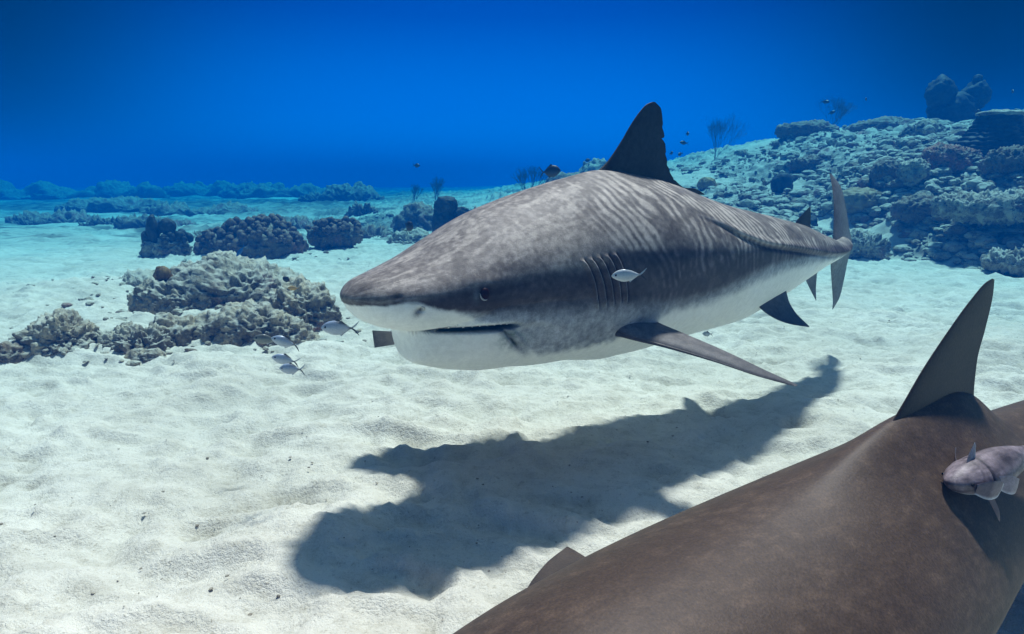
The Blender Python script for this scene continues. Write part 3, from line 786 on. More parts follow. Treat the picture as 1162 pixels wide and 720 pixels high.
def shark_paint(s, y, z, th):
    P = np.stack([s, y, z], -1)
    nA = fbm(P*np.array([5, 5, 9]), 4, 3); nB = fbm(P*22, 4, 5); arc = np.minimum(th, 2*np.pi-th)*.28; nC = fbm(np.stack([s*8+nA*.6, arc*44+nA*2.2+s*9, np.sign(y)*3], -1), 4, 9); nF = fbm(P*70, 3, 15)
    ay = np.abs(y)
    back = mixc((.140, .121, .110), (.262, .235, .214), .5+nA*.7+nB*.5+nF*.9)
    # wavy pale flecks on the head: skin mottle plus light ripples painted in
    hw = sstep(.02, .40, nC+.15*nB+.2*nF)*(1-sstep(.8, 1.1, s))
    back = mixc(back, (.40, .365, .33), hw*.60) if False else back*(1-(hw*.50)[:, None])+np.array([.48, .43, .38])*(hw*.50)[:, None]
    # tiger bars: leaning, forked and broken
    warp = .060*fbm(P*np.array([4, 4, 5])+2, 3, 21)+.016*fbm(P*np.array([13, 13, 7]), 3, 25)+.005*nF
    ph = (s + (.50-.34*sstep(1.0, 1.7, s))*(np.maximum(z, -.1)-.1) + warp)
    bar = .5+.5*np.sin(2*np.pi*ph/.041)
    bn_ = fbm(P*np.array([10, 10, 8])+5, 4, 31)
    bar = sstep(.30-.9*bn_, 1.0-.5*bn_, bar)*sstep(-.40, .25, bn_+.4*nB)
    bw = sstep(.62, .95, s)*(1-sstep(.24, .34, z)*(1-sstep(1.2, 1.5, s))*.5)*sstep(-.12, .01, z-np.where(s > 1.8, -.05, 0))
    bw = bw*(.98-.25*sstep(1.9, 3.0, s))
    back = back*(1-.30*bw)[:, None]
    back = back*(1-(bar*bw*.76)[:, None])+np.array([.56, .50, .44])*(bar*bw*.76)[:, None]
    blot = sstep(.15, .45, fbm(P*np.array([7, 7, 12])+40, 3, 41))*sstep(1.1, 1.6, s)
    back = back*(1-.35*blot)[:, None]
    # pale shoulder
    sh = gauss(s, .66, .16)*gauss(z, .12, .07)*(ay > .05); back = back*(1-(.45*sh)[:, None])+np.array([.46, .40, .33])*(.45*sh)[:, None]
    back = back*(1-.28*gauss(s, .0, .10))[:, None]
    # dark lateral band
    lo = pchip([.0, .02, .07, .126, .20, .27, .35, .47, .60, .77, 1.0, 1.2, 1.4, 1.7, 2.05, 2.55, 3.2],
               [-.012, -.015, -.006, .001, -.024, -.036, -.036, -.030, -.035, -.060, -.100, -.12, -.105, -.055, -.02, -.012, -.03], s)
    hi = pchip([.0, .05, .13, .25, .33, .47, .60, .75, .83, 1.0, 1.3, 1.6, 2.2, 3.2], [.004, .008, .018, .036, .052, .060, .060, .052, .07, .065, .04, .02, .03, .02], s)
    band = sstep(0, .035, hi-z+nA*.02+nB*.012+.012*(s > .8))
    dark = mixc((.024, .018, .022), (.055, .045, .050), .5+nB*1.4)*(1+1.7*bar*sstep(.95, 1.15, s))[:, None]
    col = back*(1-(band*.93)[:, None])+dark*(band*.93)[:, None]
    # grey-blue flank under the band
    sharp = np.where(s < .30, .010, np.where(s < 1.2, .06, .07))
    sharp = pchip([0, .18, .30, .40, .6, 1.2, 1.8, 2.4, 3.2], [.006, .010, .022, .045, .095, .075, .060, .02, .012], s)
    fl = sstep(0, 1, (lo-z+nB*.006+nF*.003)/sharp)
    flank = mixc((.24, .26, .28), (.44, .46, .48), .5+nA*.6+nB*.45+nF*.4)
    col = col*(1-fl[:, None])+flank*fl[:, None]
    # white belly with a ragged edge
    wb = pchip([0, .12, .22, .30, .36, .43, .52, .68, .82, .92, 1.0, 1.10, 1.2, 1.4, 1.7, 2.05, 2.5, 3.2],
               [-.016, -.004, -.030, -.055, -.085, -.16, -.205, -.228, -.236, -.230, -.20, -.175, -.165, -.155, -.105, -.06, -.035, -.04], s)
    rag = .012*fbm(np.stack([s*48+z*40, z*5, y*0], -1), 4, 51)*sstep(.3, .45, s)*(1-sstep(1.0, 1.2, s))
    soft = pchip([0, .25, .5, .9, 1.1, 1.5, 2.2, 3.2], [.006, .018, .034, .034, .04, .06, .05, .016], s)
    be = sstep(0, 1, (wb-z+rag+nB*.010)/soft)
    white = mixc((.86, .86, .79), (.92, .91, .85), .5+nA+nB*.3)
    col = col*(1-be[:, None])+white*be[:, None]
    col = col*(1+.10*nF*(1-.8*be))[:, None]
    # smudges: nostril, mouth corner, inside of the mouth
    def dab(c, amt): nonlocal_col[0] = nonlocal_col[0]*(1-amt[:, None])+np.array(c)*amt[:, None]
    nonlocal_col = [col]
    side = ay > .08
    dab((.16, .15, .15), .75*gauss(s, .140, .010)*gauss(z, -.036, .014)*side)
    dab((.02, .02, .02), gauss(s, .150, .006)*gauss(z, -.026, .006)*side)
    dab((.03, .018, .018), .8*np.exp(-(((s-.325)/.024)**2+((z-.008)/.028)**2)**2)*side)
    dab((.20, .23, .26), .5*gauss(s, .300, .010)*gauss(z, .004, .022)*side)
    dab((.03, .025, .03), .8*gauss(s-.6*(z-.01), .092, .014)*gauss(z, .012, .006)*side)
    zm = mouth_z(s)
    dab((.93, .93, .88), .9*gauss(z, zm+.007, .005)*sstep(.18, .24, s)*(1-sstep(.40, .45, s))*(ay > .02))
    inm = gauss(z, zm-.008, pchip([.2, .28, .36, .44], [.005, .008, .009, .004], s))*sstep(.17, .23, s)*(1-sstep(.42, .46, s))*(ay > .02)
    dab((.025, .06, .062), np.clip(inm*1.6, 0, 1))
    cz = gauss(s, .450, .055)*gauss(z, -.150, .034)*side*sstep(-.35, .25, nB+nF)
    dab((.13, .20, .185), np.clip(cz*.75*(1+1.0*nF+.8*nB), 0, .8))
    dab((.02, .045, .045), np.clip(gauss(s-(.405+.95*(-.115-z)), 0, .006)*sstep(-.20, -.17, z)*(1-sstep(-.12, -.10, z))*side*(.75+1.2*nF), 0, 1))
    dab((.15, .14, .12), np.clip(gauss(s, .40, .05)*gauss(z, -.105, .012)*side*(.7+1.5*nF), 0, .7))
    for k in range(5):
        win = sstep(-.118, -.085, z)*(1-sstep(.060, .072, z)); x = s-gill_s(k, z)
        dab((.50, .50, .50), .55*win*gauss(x, -.007, .0035)*side)
        dab((.008, .007, .010), win*gauss(x, 0, .0038)*side*(.55+.45*sstep(.03, .05, z)))
    # crease along the flank ridge
    zr = pchip([1.2, 1.45, 1.62, 1.84, 2.27, 2.84, 3.2], [.20, .125, .067, .025, .0, -.02, -.01], s)
    dab((.035, .03, .038), .50*sstep(1.3, 1.6, s)*gauss(z, zr-.010, .010))
    dab((.42, .40, .40), .5*sstep(1.3, 1.5, s)*(1-sstep(1.7, 2.0, s))*gauss(z, zr+.004, .005))
    return np.clip(nonlocal_col[0], .004, .9)
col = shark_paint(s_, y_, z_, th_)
root = thing('tiger_shark', 'large striped shark with white belly swimming over the sand', 'shark', (.45, 2.66, .45))
def close_ends(V, F, NT):
    n = len(V)//NT
    cap = np.array([[0]*0])
    V2 = np.vstack([V, V[-NT:].mean(0)])
    i = np.arange(NT); last = (n-1)*NT
    tri = np.stack([last+i, last+(i+1) % NT, np.full(NT, len(V))], -1)
    return V2, [tri[:, ::-1], F]
V2, F2 = close_ends(V, F, NT)
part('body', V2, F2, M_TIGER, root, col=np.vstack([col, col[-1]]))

def th_at(B, s, z, side=1):
    t_ = np.linspace(.3, 2.9, 1400)*side; ds, yy, zz_ = B.local(np.full_like(t_, s), t_)
    return t_[np.argmin(np.abs(zz_-z))]
def skin_pt(B, s, z, side=1, off=0.):
    t_ = th_at(B, s, z, side); e = 1e-3
    p = B.point(np.array([s]), np.array([t_]))[0]
    a = B.point(np.array([s+e]), np.array([t_]))[0]-p; b = B.point(np.array([s]), np.array([t_+e]))[0]-p
    n = np.cross(a, b); n /= np.linalg.norm(n); c, T_, N_, U_ = B.sp.frame(np.array([s]))
    if np.dot(n, p-c[0]) < 0: n = -n
    return p+n*off, n, T_[0], U_[0]
def disc_frame(n, T_):
    u = T_-n*np.dot(T_, n); u /= np.linalg.norm(u); v = np.cross(n, u); v *= np.sign(v[2]); return u, v
for side in (1, -1):
    p, n, T_, U_ = skin_pt(body, .325, .008, side)
    u, v = disc_frame(n, T_); V0, F0 = ico(3)
    part('eye', p+V0[:, :1]*u*.0150+V0[:, 1:2]*v*.0180+V0[:, 2:]*n*.009, F0, M_EYE_RED, root)
    # pale eyelid rim, thicker in front and below
    a = np.arange(40)/40*2*np.pi; b = np.arange(10)/10*2*np.pi; A_, B_ = np.meshgrid(a, b, indexing='ij')
    rr = .0002+.0024*np.clip(np.cos(A_-4.1), 0, 1)**2
    X = (.0158+rr*np.cos(B_))*np.cos(A_); Y_ = (.0188+rr*np.cos(B_))*np.sin(A_); Z_ = rr*np.sin(B_)+.003-.006*(rr < .0008)
    Fr = grid_faces(40, 10, True); ii = np.arange(10); Fr = np.vstack([Fr, np.stack([39*10+ii, ii, (ii+1) % 10, 39*10+(ii+1) % 10], -1)])
    part('eyelid', p+X.reshape(-1, 1)*u+Y_.reshape(-1, 1)*v+Z_.reshape(-1, 1)*n, Fr, M_EYE_RIM, root)
    # nostril flap
    p, n, T_, U_ = skin_pt(body, .153, -.024, side); u, v = disc_frame(n, T_)
    a = np.linspace(-.6, 2.9, 24); A_, B_ = np.meshgrid(a, b, indexing='ij'); rr = .0016
    X = (.0075+rr*np.cos(B_))*np.cos(A_); Y_ = (.0085+rr*np.cos(B_))*np.sin(A_); Z_ = rr*np.sin(B_)+.001
    part('nostril', p+X.reshape(-1, 1)*u+Y_.reshape(-1, 1)*v+Z_.reshape(-1, 1)*n, grid_faces(24, 10, True), M_EYE_RIM, root)
teeth = []
for side in (1, -1):
    for q in np.arange(.235, .42, .019):
        zl = float(mouth_z(q))
        p, n, T_, U_ = skin_pt(body, q, zl+.004, side); u, v = disc_frame(n, T_)
        p = p-n*.001; h = .013
        Vt = np.array([p-u*.0055, p+u*.0055, p+n*.004, p-v*h+u*.005]); teeth.append((Vt, np.array([[0, 1, 3], [1, 2, 3], [2, 0, 3], [0, 2, 1]]), None))
Vt, Ft, _c = join(teeth); k_ = part('teeth', Vt, Ft, M_TOOTH, root, smooth=False); k_['kind'] = 'stuff'

def sag(s, z, y=0.): return sp.place(np.array([s]), np.array([y]), np.array([z]))[0]
DK, DK2 = (.030, .036, .040), (.055, .06, .062)
# first dorsal fin
_, T1, N1, U1 = [q[0] for q in sp.frame(np.array([1.28]))]
dfin = fin_grid([sag(*q) for q in [(.93, .20), (1.02, .30), (1.10, .355), (1.175, .435), (1.22, .495), (1.27, .55), (1.305, .578), (1.335, .588)]],
                [sag(*q) for q in [(1.70, .16), (1.61, .238), (1.525, .272), (1.462, .318), (1.435, .375), (1.422, .43), (1.412, .47), (1.400, .515), (1.385, .565), (1.350, .588)]],
                N1, .040, lambda v, u, sg: mixc((.085, .072, .068), DK, v*3.2+.25*np.sin(u*6))*(1+.0*v)[:, None], 70, 44, 1.6,
                [(.72, .012, .10), (.80, .02, .05), (.55, .01, .03), (.62, .008, .04), (.42, .008, .03)], 3)
part('dorsal_fin', *dfin[:2], M_TIGER, root, col=dfin[2])
# its free rear tip lying over the back
lobe = fin_grid([sag(1.52, .22), sag(1.57, .258), sag(1.63, .256), sag(1.70, .236)], [sag(1.55, .20), sag(1.58, .228), sag(1.64, .230), sag(1.705, .230)],
                N1, .010, lambda v, u, sg: mixc(DK, DK2, u), 24, 12, 0, None, 4)
part('dorsal_rear_tip', *lobe[:2], M_TIGER, root, col=lobe[2])
_, T2, N2, U2 = [q[0] for q in sp.frame(np.array([2.6]))]
f = fin_grid([sag(2.46, .08), sag(2.50, .14), sag(2.57, .187), sag(2.632, .222)], [sag(2.68, .07), sag(2.665, .125), sag(2.655, .175), sag(2.640, .222)], N2, .016,
             lambda v, u, sg: mixc((.07, .065, .07), DK, v*2), 24, 16, 1.0, None, 5)
part('second_dorsal_fin', *f[:2], M_TIGER, root, col=f[2])
f = fin_grid([sag(2.62, -.10), sag(2.685, -.17), sag(2.755, -.23), sag(2.835, -.293)], [sag(2.83, -.08), sag(2.81, -.145), sag(2.815, -.21), sag(2.84, -.292)], N2, .016,
             lambda v, u, sg: mixc((.24, .25, .25), (.13, .14, .15), v*1.6), 24, 16, 1.0, None, 6)
part('anal_fin', *f[:2], M_TIGER, root, col=f[2])
# tail fin
up = fin_grid([(1.86, 3.86, .73), (1.885, 3.93, .82), (1.93, 4.05, .95), (1.975, 4.20, 1.07), (2.012, 4.33, 1.145)],
              [(2.17, 4.27, .72), (2.13, 4.24, .80), (2.11, 4.27, .93), (2.09, 4.31, 1.05), (2.045, 4.365, 1.14)], (.88, -.46, -.10), .030,
              lambda v, u, sg: mixc((.12, .11, .115), (.22, .22, .225), u*1.2)*(1-.35*v)[:, None], 40, 20, .8, None, 7)
part('upper_tail_lobe', *up[:2], M_TIGER, root, col=up[2])
lowf = fin_grid([(1.86, 3.88, .70), (1.885, 3.92, .60), (1.93, 3.98, .48), (1.985, 4.06, .355), (2.005, 4.10, .305)],
                [(2.13, 4.18, .70), (2.09, 4.14, .60), (2.075, 4.13, .50), (2.05, 4.115, .38), (2.015, 4.112, .305)], (.88, -.46, .05), .028,
                lambda v, u, sg: mixc((.26, .27, .25), (.13, .14, .145), v*1.3), 36, 18, .8, None, 8)
part('lower_tail_lobe', *lowf[:2], M_TIGER, root, col=lowf[2])
# near pectoral fin
f = fin_grid([(.335, 2.28, .60), (.40, 2.245, .575), (.52, 2.22, .545), (.68, 2.17, .505), (.82, 2.12, .465), (.935, 2.105, .435)],
             [(.50, 2.44, .60), (.535, 2.39, .588), (.62, 2.31, .562), (.745, 2.225, .518), (.855, 2.155, .473), (.945, 2.115, .437)],
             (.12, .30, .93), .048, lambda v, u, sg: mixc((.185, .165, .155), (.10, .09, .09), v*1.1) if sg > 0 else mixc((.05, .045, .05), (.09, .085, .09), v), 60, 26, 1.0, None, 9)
part('pectoral_fin', *f[:2], M_TIGER, root, col=f[2])
# far pectoral fin, reaching forward and down
f = fin_grid([(.0, 2.40, .60), (-.16, 2.40, .57), (-.33, 2.46, .54), (-.46, 2.54, .52), (-.565, 2.63, .505)],
             [(.30, 2.85, .60), (.10, 2.86, .56), (-.14, 2.82, .52), (-.38, 2.77, .43), (-.565, 2.66, .425)],
             (-.12, .12, .98), .045, lambda v, u, sg: mixc((.16, .14, .135), (.13, .12, .12), v), 50, 26, 1.0, None, 10)
part('pectoral_fin', *f[:2], M_TIGER, root, col=f[2])
# pelvic fins
f = fin_grid([(1.08, 2.98, .58), (1.15, 2.96, .51), (1.25, 2.99, .46), (1.405, 3.08, .418)], [(1.30, 3.14, .60), (1.31, 3.12, .55), (1.345, 3.12, .49), (1.415, 3.10, .418)],
             (.70, -.65, .30), .022, lambda v, u, sg: mixc((.12, .13, .14), (.045, .055, .065), v*2), 30, 18, 1.0, None, 11)
part('pelvic_fin', *f[:2], M_TIGER, root, col=f[2])
f = fin_grid([(.98, 3.12, .55), (.93, 3.20, .49), (.92, 3.30, .45), (.95, 3.42, .42)], [(1.20, 3.28, .56), (1.12, 3.34, .51), (1.04, 3.38, .46), (.96, 3.43, .42)],
             (-.70, .65, .30), .022, lambda v, u, sg: mixc((.12, .13, .14), (.045, .055, .065), v*2), 30, 18, 1.0, None, 12)
part('pelvic_fin', *f[:2], M_TIGER, root, col=f[2])

# ---- the brown shark in the foreground ----------------------------------------------
BS = Spine(BROWN_SPINE)
def brown_mod(B, s, th, y, z):
    return 0*y, y, z + (z > 0)*.034*np.exp(-(y/.050)**2)*sstep(1.02, 1.36, s)*(1-sstep(1.68, 1.84, s))
bb = Body(BS, BROWN_TABLE, brown_mod)
NT2 = 220
Sb = np.r_[np.array([0, .0006, .002, .005, .01, .018, .028, .04, .055, .075]), np.arange(.10, BROWN_TABLE[-1][0], .016), BROWN_TABLE[-1][0]]
V, F, s_, th_ = bb.build(Sb, NT2); _, y_, z_ = bb.local(s_, th_)
def brown_paint(P, z):
    n1 = fbm(P*2.5, 3, 61); n2 = fbm(P*16, 4, 62); n3 = fbm(P*np.array([60, 60, 90]), 3, 63)
    n4 = sstep(.28, .6, fbm(P*np.array([28, 90, 150]), 3, 64)); c = mixc((.046, .030, .019), (.078, .053, .035), .5+n1*.9+n2*.2+n3*.6)*(1+.45*n4*sstep(-.1, .3, n1))[:, None]
    pale = sstep(.02, -.10, z+.02*n2+.2*0)
    c = c*(1-.0*pale)[:, None]
    c = c*(1+.22*sstep(.18, .4, n3))[:, None]
    return np.clip(c, .01, .8)
def brown_col(s, y, z):
    c = brown_paint(np.stack([s, y, z], -1), z); be = sstep(-.17, -.215, z)
    return c*(1-be[:, None])+np.array([.42, .36, .28])*be[:, None]
broot = thing('brown_shark', 'plain brown shark filling the lower right corner with raised dorsal fin', 'shark', (.87, 1.3, .2))
c_ = brown_col(s_, y_, z_)
V2, F2 = close_ends(V, F, NT2); part('body', V2, F2, M_BROWN, broot, col=np.vstack([c_, c_[-1]]))
def bsag(s, z, y=0.): return BS.place(np.array([s]), np.array([y]), np.array([z]))[0]
def bfin(name, le, te, nrm, th, fl=1.2, nv=50, nu=30, shade=(.027, .018, .012)):
    f = fin_grid(le, te, nrm, th, lambda v, u, sg: mixc(shade, tuple(x*2.3 for x in shade), v*1.1-.15), nv, nu, fl, None, len(name))  # root painted darker as if shaded, tip lighter as if lit
    return part(name, *f[:2], M_BROWN, broot, col=f[2])
_, Tb, Nb, Ub = [q[0] for q in BS.frame(np.array([BFIN_S]))]
bfin('dorsal_fin', [bsag(*q) for q in BFIN_LE], [bsag(*q) for q in BFIN_TE], Nb, .026, 3.4, 80, 44)
for sd in (1, -1):
    c0, Tt, Nn_, Uu = [q[0] for q in BS.frame(np.array([.62]))]
    def W(a, b, c, t_=0): return c0+Tt*a+Nn_*b*sd+Uu*c
    bfin('pectoral_fin', [W(-.05, .12, -.10), W(.04, .27, -.10), W(.15, .40, -.105), W(.26, .475, -.115), W(.355, .51, -.12)],
         [W(.26, .12, -.10), W(.30, .24, -.11), W(.34, .36, -.12), W(.37, .46, -.13), W(.370, .50, -.13)], Uu, .03)
    c0, Tt, Nn_, Uu = [q[0] for q in BS.frame(np.array([2.0]))]
    bfin('pelvic_fin', [W(-.05, .10, -.10), W(.03, .20, -.14), W(.12, .26, -.16)], [W(.14, .08, -.10), W(.15, .16, -.14), W(.16, .25, -.16)], Uu, .018)
    p, n, T_, U_ = skin_pt(bb, .20, .02, sd); u, v = disc_frame(n, T_); V0, F0 = ico(3)
    part('eye', p+V0[:, :1]*u*.013+V0[:, 1:2]*v*.012+V0[:, 2:]*n*.007, F0, M_EYE, broot)
bfin('second_dorsal_fin', [bsag(2.35, .06), bsag(2.43, .16), bsag(2.54, .24)], [bsag(2.60, .05), bsag(2.58, .14), bsag(2.58, .23)], Nb, .018)
bfin('anal_fin', [bsag(2.45, -.06), bsag(2.55, -.13), bsag(2.63, -.20)], [bsag(2.66, -.05), bsag(2.65, -.12), bsag(2.65, -.19)], Nb, .016)
bfin('tail_fin', [bsag(2.88, .0), bsag(3.05, .12), bsag(3.30, .28), bsag(3.50, .40)], [bsag(3.02, -.06), bsag(3.20, .02), bsag(3.40, .18), bsag(3.54, .36)], Nb, .022)
bfin('lower_tail_lobe', [bsag(2.88, .0), bsag(2.98, -.10), bsag(3.10, -.20)], [bsag(3.02, .02), bsag(3.07, -.06), bsag(3.13, -.18)], Nb, .018)

# ---- fish ------------------------------------------------------------------------------
def fish_body(L, H, W_, tableend=.86):
    return [(0, 0, 0, 0, 2), (.01*L, .10*W_, .10*H, .10*H, 2), (.08*L, .50*W_, .50*H, .42*H, 2), (.22*L, .9*W_, .88*H, .80*H, 2), (.38*L, W_, H, H, 2),
            (.56*L, .8*W_, .78*H, .85*H, 2), (.72*L, .40*W_, .34*H, .38*H, 2), (.80*L, .16*W_, .13*H, .13*H, 2), (.86*L, .06*W_, .12*H, .12*H, 2)]
def fish(name, label, loc, heading, L, H, mats, group=None, pitch=0, colfn=None, bar=None, res=(44, 28), eye=True, W_=None, cat='fish'):
    o = thing(name, label, cat, loc, 0, group)
    o.rotation_euler = (0, pitch, heading)
    # modelled with the head at -x looking down -x
    spn = Spine([(-L*.45, 0, 0), (-.1*L, 0, 0), (L*.2, 0, 0), (L*.55, 0, 0)])
    B_ = Body(spn, fish_body(L, H, W_ or H*.42))
    S = .86*L*np.linspace(0, 1, res[0])**1.4
    V, F, s, th = B_.build(S, res[1]); V = V-np.array([0, 0, 0]); _, y, z = B_.local(s, th)
    cf = colfn or (lambda s, y, z: mixc((.45, .5, .55), (.2, .25, .3), z/H))
    c = cf(s/L, y/H, z/H)
    obj('body', make_mesh('body', V, F, mats[0], col=c), o)
    x0 = -L*.45
    def sh(name, le, te, th_, c_):
        f = fin_grid([(x0+a*L, 0, b*H) for a, b in le], [(x0+a*L, 0, b*H) for a, b in te], (0, 1, 0), th_*L, lambda v, u, sg: mixc(c_, c_, v), 14, 8, 0, None, 3)
        obj(name, make_mesh(name, f[0], f[1], mats[1], col=f[2]), o)
    dk = bar or (.2, .22, .24)
    pale = (.45, .5, .55) if bar else (.05, .06, .07)
    sh('tail_fin', [(.82, .12), (.90, .45), (1.02, 1.0)], [(.86, 0), (.92, .22), (1.03, .95)], .010, pale)
    sh('tail_fin', [(.82, -.12), (.90, -.45), (1.02, -1.0)], [(.86, 0), (.92, -.22), (1.03, -.95)], .012, dk)
    sh('dorsal_fin', [(.36, .90), (.42, 1.18), (.45, 1.22)], [(.78, .12), (.62, .72), (.50, 1.05)], .008, dk)
    sh('anal_fin', [(.50, -.85), (.53, -1.08), (.55, -1.12)], [(.78, -.14), (.66, -.62), (.58, -.95)], .008, pale)
    if eye:
        V0, F0 = ico(2)
        for sd in (1, -1):
            e = V0*np.array([.035*L, .012*L, .035*L])+np.array([x0+.13*L, sd*(W_ or H*.42)*.60, .12*H]); obj('eye', make_mesh('eye', e, F0, M_EYE), o)
    return o
def jack_col(s, y, z):
    n = vnoise(np.stack([s*30, y*8, z*9], -1), 4)
    c = mixc((.50, .55, .60), (.30, .38, .50), z*1.1+.2+.15*n)
    st = gauss(z-(.86-1.1*np.clip(s-.40, 0, 1)**1.3*1.6), 0, .13)*sstep(.30, .5, s)*.9
    tail = sstep(.70, .80, s)
    st = np.clip(np.maximum(st, tail*.85), 0, 1)
    return c*(1-st[:, None])+np.array([.02, .025, .035])*st[:, None]
def pale_jack_col(s, y, z):
    c = mixc((.66, .68, .68), (.45, .52, .55), z*.8+.2); tl = sstep(.74, .84, s)*.5
    return c*(1-tl[:, None])+np.array([.2, .22, .25])*tl[:, None]
MF = (M_FISH, M_FISH)
fish('silver_fish', 'blue silver oval fish just ahead of the shark snout', (-.535, 2.0, .655), 0.12, .112, .023, MF, 'silver fish round the shark', .04, jack_col, (.03, .03, .04))
fish('silver_fish', 'silver fish with slanted dark tail stripe, top of the trio by the rocks', (-.815, 2.32, .533), .25, .104, .019, MF, 'silver fish round the shark', .38, jack_col, (.02, .02, .03))
fish('silver_fish', 'olive tinted fish in the middle of the trio by the rocks', (-.785, 2.22, .495), .3, .092, .018, MF, 'silver fish round the shark', .30, jack_col, (.02, .02, .03))
fish('silver_fish', 'lowest and darkest fish of the trio by the rocks', (-.73, 2.12, .49), .1, .080, .0185, MF, 'silver fish round the shark', .08, jack_col, (.10, .11, .12))
fish('silver_fish', 'dull grey fish half behind the trio beside the rock base', (-.95, 2.5, .50), .3, .10, .019, MF, 'silver fish round the shark', .15, lambda s, y, z: mixc((.18, .20, .18), (.10, .11, .11), z), (.06, .06, .06))
fish('silver_fish', 'white silver fish with black tail stripe beside the shark gills', (.335, 1.93, .828), .05, .102, .0185, MF, 'silver fish round the shark', -.05, pale_jack_col, (.015, .015, .02))
fish('silver_fish', 'tiny silver fish under the shark belly behind the near pectoral fin', (.99, 3.3, .335), .1, .055, .013, MF, 'silver fish round the shark', .05, jack_col, (.05, .05, .06))
DF = (M_DARKFISH, M_DARKFISH)
fish('dark_fish', 'dark blue oval fish above the shark back', (.345, 6.0, 1.175), 3.0, .185, .052, DF, None, .1, eye=False)
fish('dark_fish', 'small black fish over the pale slope left of the shark forehead', (-.92, 6.0, .69), 2.6, .12, .044, DF, None, .9, eye=False)
fish('dark_fish', 'little black fish hovering on the knobby rock at the outcrop edge', (-1.62, 4.75, .40), .4, .07, .02, DF, None, .6, eye=False)
fish('golden_fish', 'small golden fish over the knobby rock at the outcrop edge', (-1.56, 4.7, .345), .1, .085, .016, (M_GOLDFISH, M_GOLDFISH), None, .05, eye=False)
fish('blue_fish', 'slim bright blue fish over the pale left rock', (-2.12, 5.2, .555), .4, .11, .014, (M_BLUEFISH, M_BLUEFISH), None, -.9, eye=False)
for i, (p, lb) in enumerate(SPECKS):
    fish('distant_fish', lb, p, (i*1.7) % 3.1, .13+.03*(i % 3), .035, DF, 'tiny fish in the distance', .2*((i % 4)-1.5), eye=False, res=(10, 8))

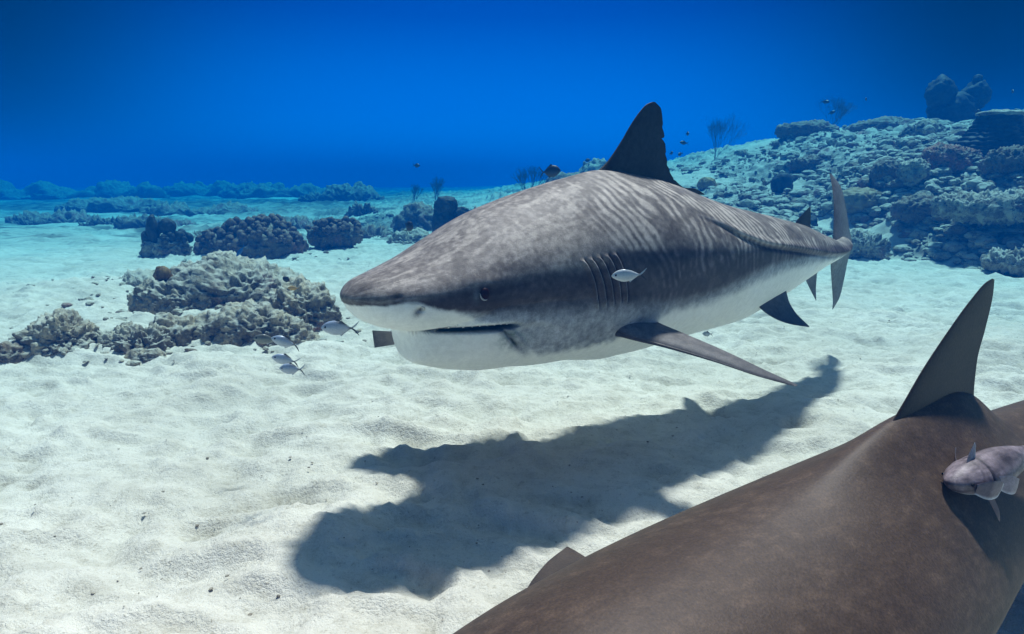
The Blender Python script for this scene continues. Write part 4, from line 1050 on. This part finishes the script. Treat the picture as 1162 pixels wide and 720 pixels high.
# ---- remora riding on the brown shark --------------------------------------------------
def remora():
    base = np.array(REMORA_AT)
    o = thing('remora', 'lilac grey remora fish clinging to the brown shark below its fin', 'fish', tuple(base))
    H_ = np.array(REMORA_DIR); H_ = H_/np.linalg.norm(H_)
    pts = [base, base+H_*.07+np.array([0, 0, .0]), base+H_*.16+np.array([.0, .01, .008]), base+H_*.26+np.array([0, .03, .0]), base+H_*.36+np.array([0, .05, -.01])]
    rs = Spine(pts)
    tb = [(0, 0, 0, 0, 2), (.004, .010, .006, .008, 2), (.02, .022, .015, .020, 2), (.05, .033, .026, .030, 2), (.09, .037, .032, .035, 2), (.14, .036, .034, .034, 2), (.20, .028, .028, .028, 2), (.27, .016, .015, .014, 2), (.33, .007, .008, .008, 2), (.36, .003, .009, .009, 2)]
    def rmod(B, s, th, y, z):
        # gill cover edge and disc ridge
        gc = s-(.068+.10*np.abs(z)); y = y*(1+.05*gauss(gc, -.004, .004)-.06*gauss(gc, .002, .0025)); return 0*y, y, z
    RB = Body(rs, tb, rmod); S = np.r_[.02*np.linspace(0, 1, 16)**2, np.arange(.0215, .36, .0015)]
    V, F, s, th = RB.build(S, 96); _, y, z = RB.local(s, th)
    P = np.stack([s, y, z], -1); n = fbm(P*40, 4, 5); n2 = fbm(P*np.array([60, 200, 200]), 3, 6)
    lines = sstep(.25, .7, fbm(np.stack([s*22, y*0, z*130+y*60], -1), 3, 9))
    c = mixc((.085, .066, .074), (.25, .205, .225), .5+n*.8+n2*.7+z*9)*(1-.65*lines)[:, None]; bk = gauss(s, .135, .035)*gauss(z, .024, .010); c = c*(1-.8*bk)[:, None]
    dk = gauss(s-(.072+.10*np.abs(z)), 0, .004)*.9+gauss(s-.045-.5*np.abs(z), 0, .003)*.6+gauss(z+.012-.25*(s-.02), 0, .002)*.6*(s < .08)+gauss(z-.5*(s-.06), .004, .004)*.35*(s < .08)
    c = c*(1-.7*np.clip(dk, 0, 1))[:, None]
    li = gauss(z, -.024, .004)*.6*(s < .09); c = c*(1-li[:, None])+np.array([.55, .58, .62])*li[:, None]
    part('body', V, F, M_REMORA, o, col=np.clip(c, 0, 1))
    def rp(s, y, z): return rs.place(np.array([s]), np.array([y]), np.array([z]))[0]
    def rf(nm, le, te, nr, th_, c0=(.26, .23, .27), c1=(.50, .50, .54)):
        f = fin_grid([rp(*q) for q in le], [rp(*q) for q in te], nr, th_, lambda v, u, sg: mixc(c0, c1, np.maximum(sstep(.8, 1, u), sstep(.9, 1, v))), 24, 18, 0, None, 4)
        part(nm, *f[:2], M_REMORA, o, col=f[2])
    _, T_, N_, U_ = [q[0] for q in rs.frame(np.array([.1]))]
    rf('pectoral_fin', [(.075, .028, .006), (.10, .044, .010), (.125, .048, .0), (.140, .044, -.006)], [(.085, .030, -.014), (.105, .044, -.026), (.125, .046, -.030), (.138, .044, -.022)], N_, .003)
    rf('pectoral_fin', [(.075, -.028, .006), (.10, -.044, .010), (.125, -.058, .016), (.140, -.064, .016)], [(.085, -.030, -.010), (.105, -.044, -.012), (.125, -.056, .0), (.138, -.062, .010)], N_, .003)
    rf('pelvic_fin', [(.085, .012, -.026), (.10, .02, -.050), (.115, .028, -.078), (.125, .030, -.092)], [(.105, .012, -.026), (.118, .02, -.05), (.125, .028, -.075), (.127, .030, -.092)], N_, .003, (.12, .08, .09), (.2, .13, .14))
    rf('gill_cover', [(.028, .030, .004), (.050, .0415, .010), (.072, .0435, .006), (.090, .042, -.004)], [(.026, .029, -.014), (.046, .040, -.024), (.070, .042, -.026), (.088, .041, -.014)], N_, .004, (.16, .13, .15), (.62, .64, .68))
    rf('dorsal_fin', [(.045, .0, .018), (.055, -.004, .035), (.070, -.006, .052), (.074, -.006, .058)], [(.075, 0, .02), (.078, -.003, .035), (.079, -.005, .05), (.076, -.006, .058)], N_, .003)
    rf('anal_fin', [(.17, .004, -.02), (.19, .006, -.034), (.21, .006, -.036)], [(.27, .0, -.012), (.25, .004, -.022), (.23, .005, -.033)], N_, .003)
    rf('tail_fin', [(.35, 0, .008), (.37, 0, .02), (.395, 0, .032)], [(.355, 0, -.008), (.375, 0, -.02), (.398, 0, -.030)], N_, .003)
    V0, F0 = ico(2)
    for sd in (1, -1):
        p, n, T2_, U2_ = skin_pt(RB, .026, .001, sd); part('eye', p+V0*.0030, F0, M_EYE, o)
remora()

# ---- the water's haze -------------------------------------------------------------------
def haze_box(x0, x1, y0, y1, z0, z1):
    V = np.array([[x, y, z] for x in (x0, x1) for y in (y0, y1) for z in (z0, z1)], float)
    F = np.array([[0, 1, 3, 2], [4, 6, 7, 5], [0, 4, 5, 1], [2, 3, 7, 6], [0, 2, 6, 4], [1, 5, 7, 3]])
    m = bpy.data.materials.new('water_haze'); m.use_nodes = True; t = m.node_tree; t.nodes.clear()
    o_ = t.nodes.new('ShaderNodeOutputMaterial'); pv = t.nodes.new('ShaderNodeVolumePrincipled')
    pv.inputs['Density'].default_value = HAZE_D
    pv.inputs['Color'].default_value = (*HAZE_C, 1)
    pv.inputs['Absorption Color'].default_value = (*HAZE_A, 1)
    pv.inputs['Anisotropy'].default_value = 0.0
    t.links.new(pv.outputs[0], o_.inputs['Volume'])
    return tag(obj('haze', make_mesh('haze', V, F, m, smooth=False)), kind='stuff')
haze_box(-200, 200, -70, 240, -2.6, 4.2)
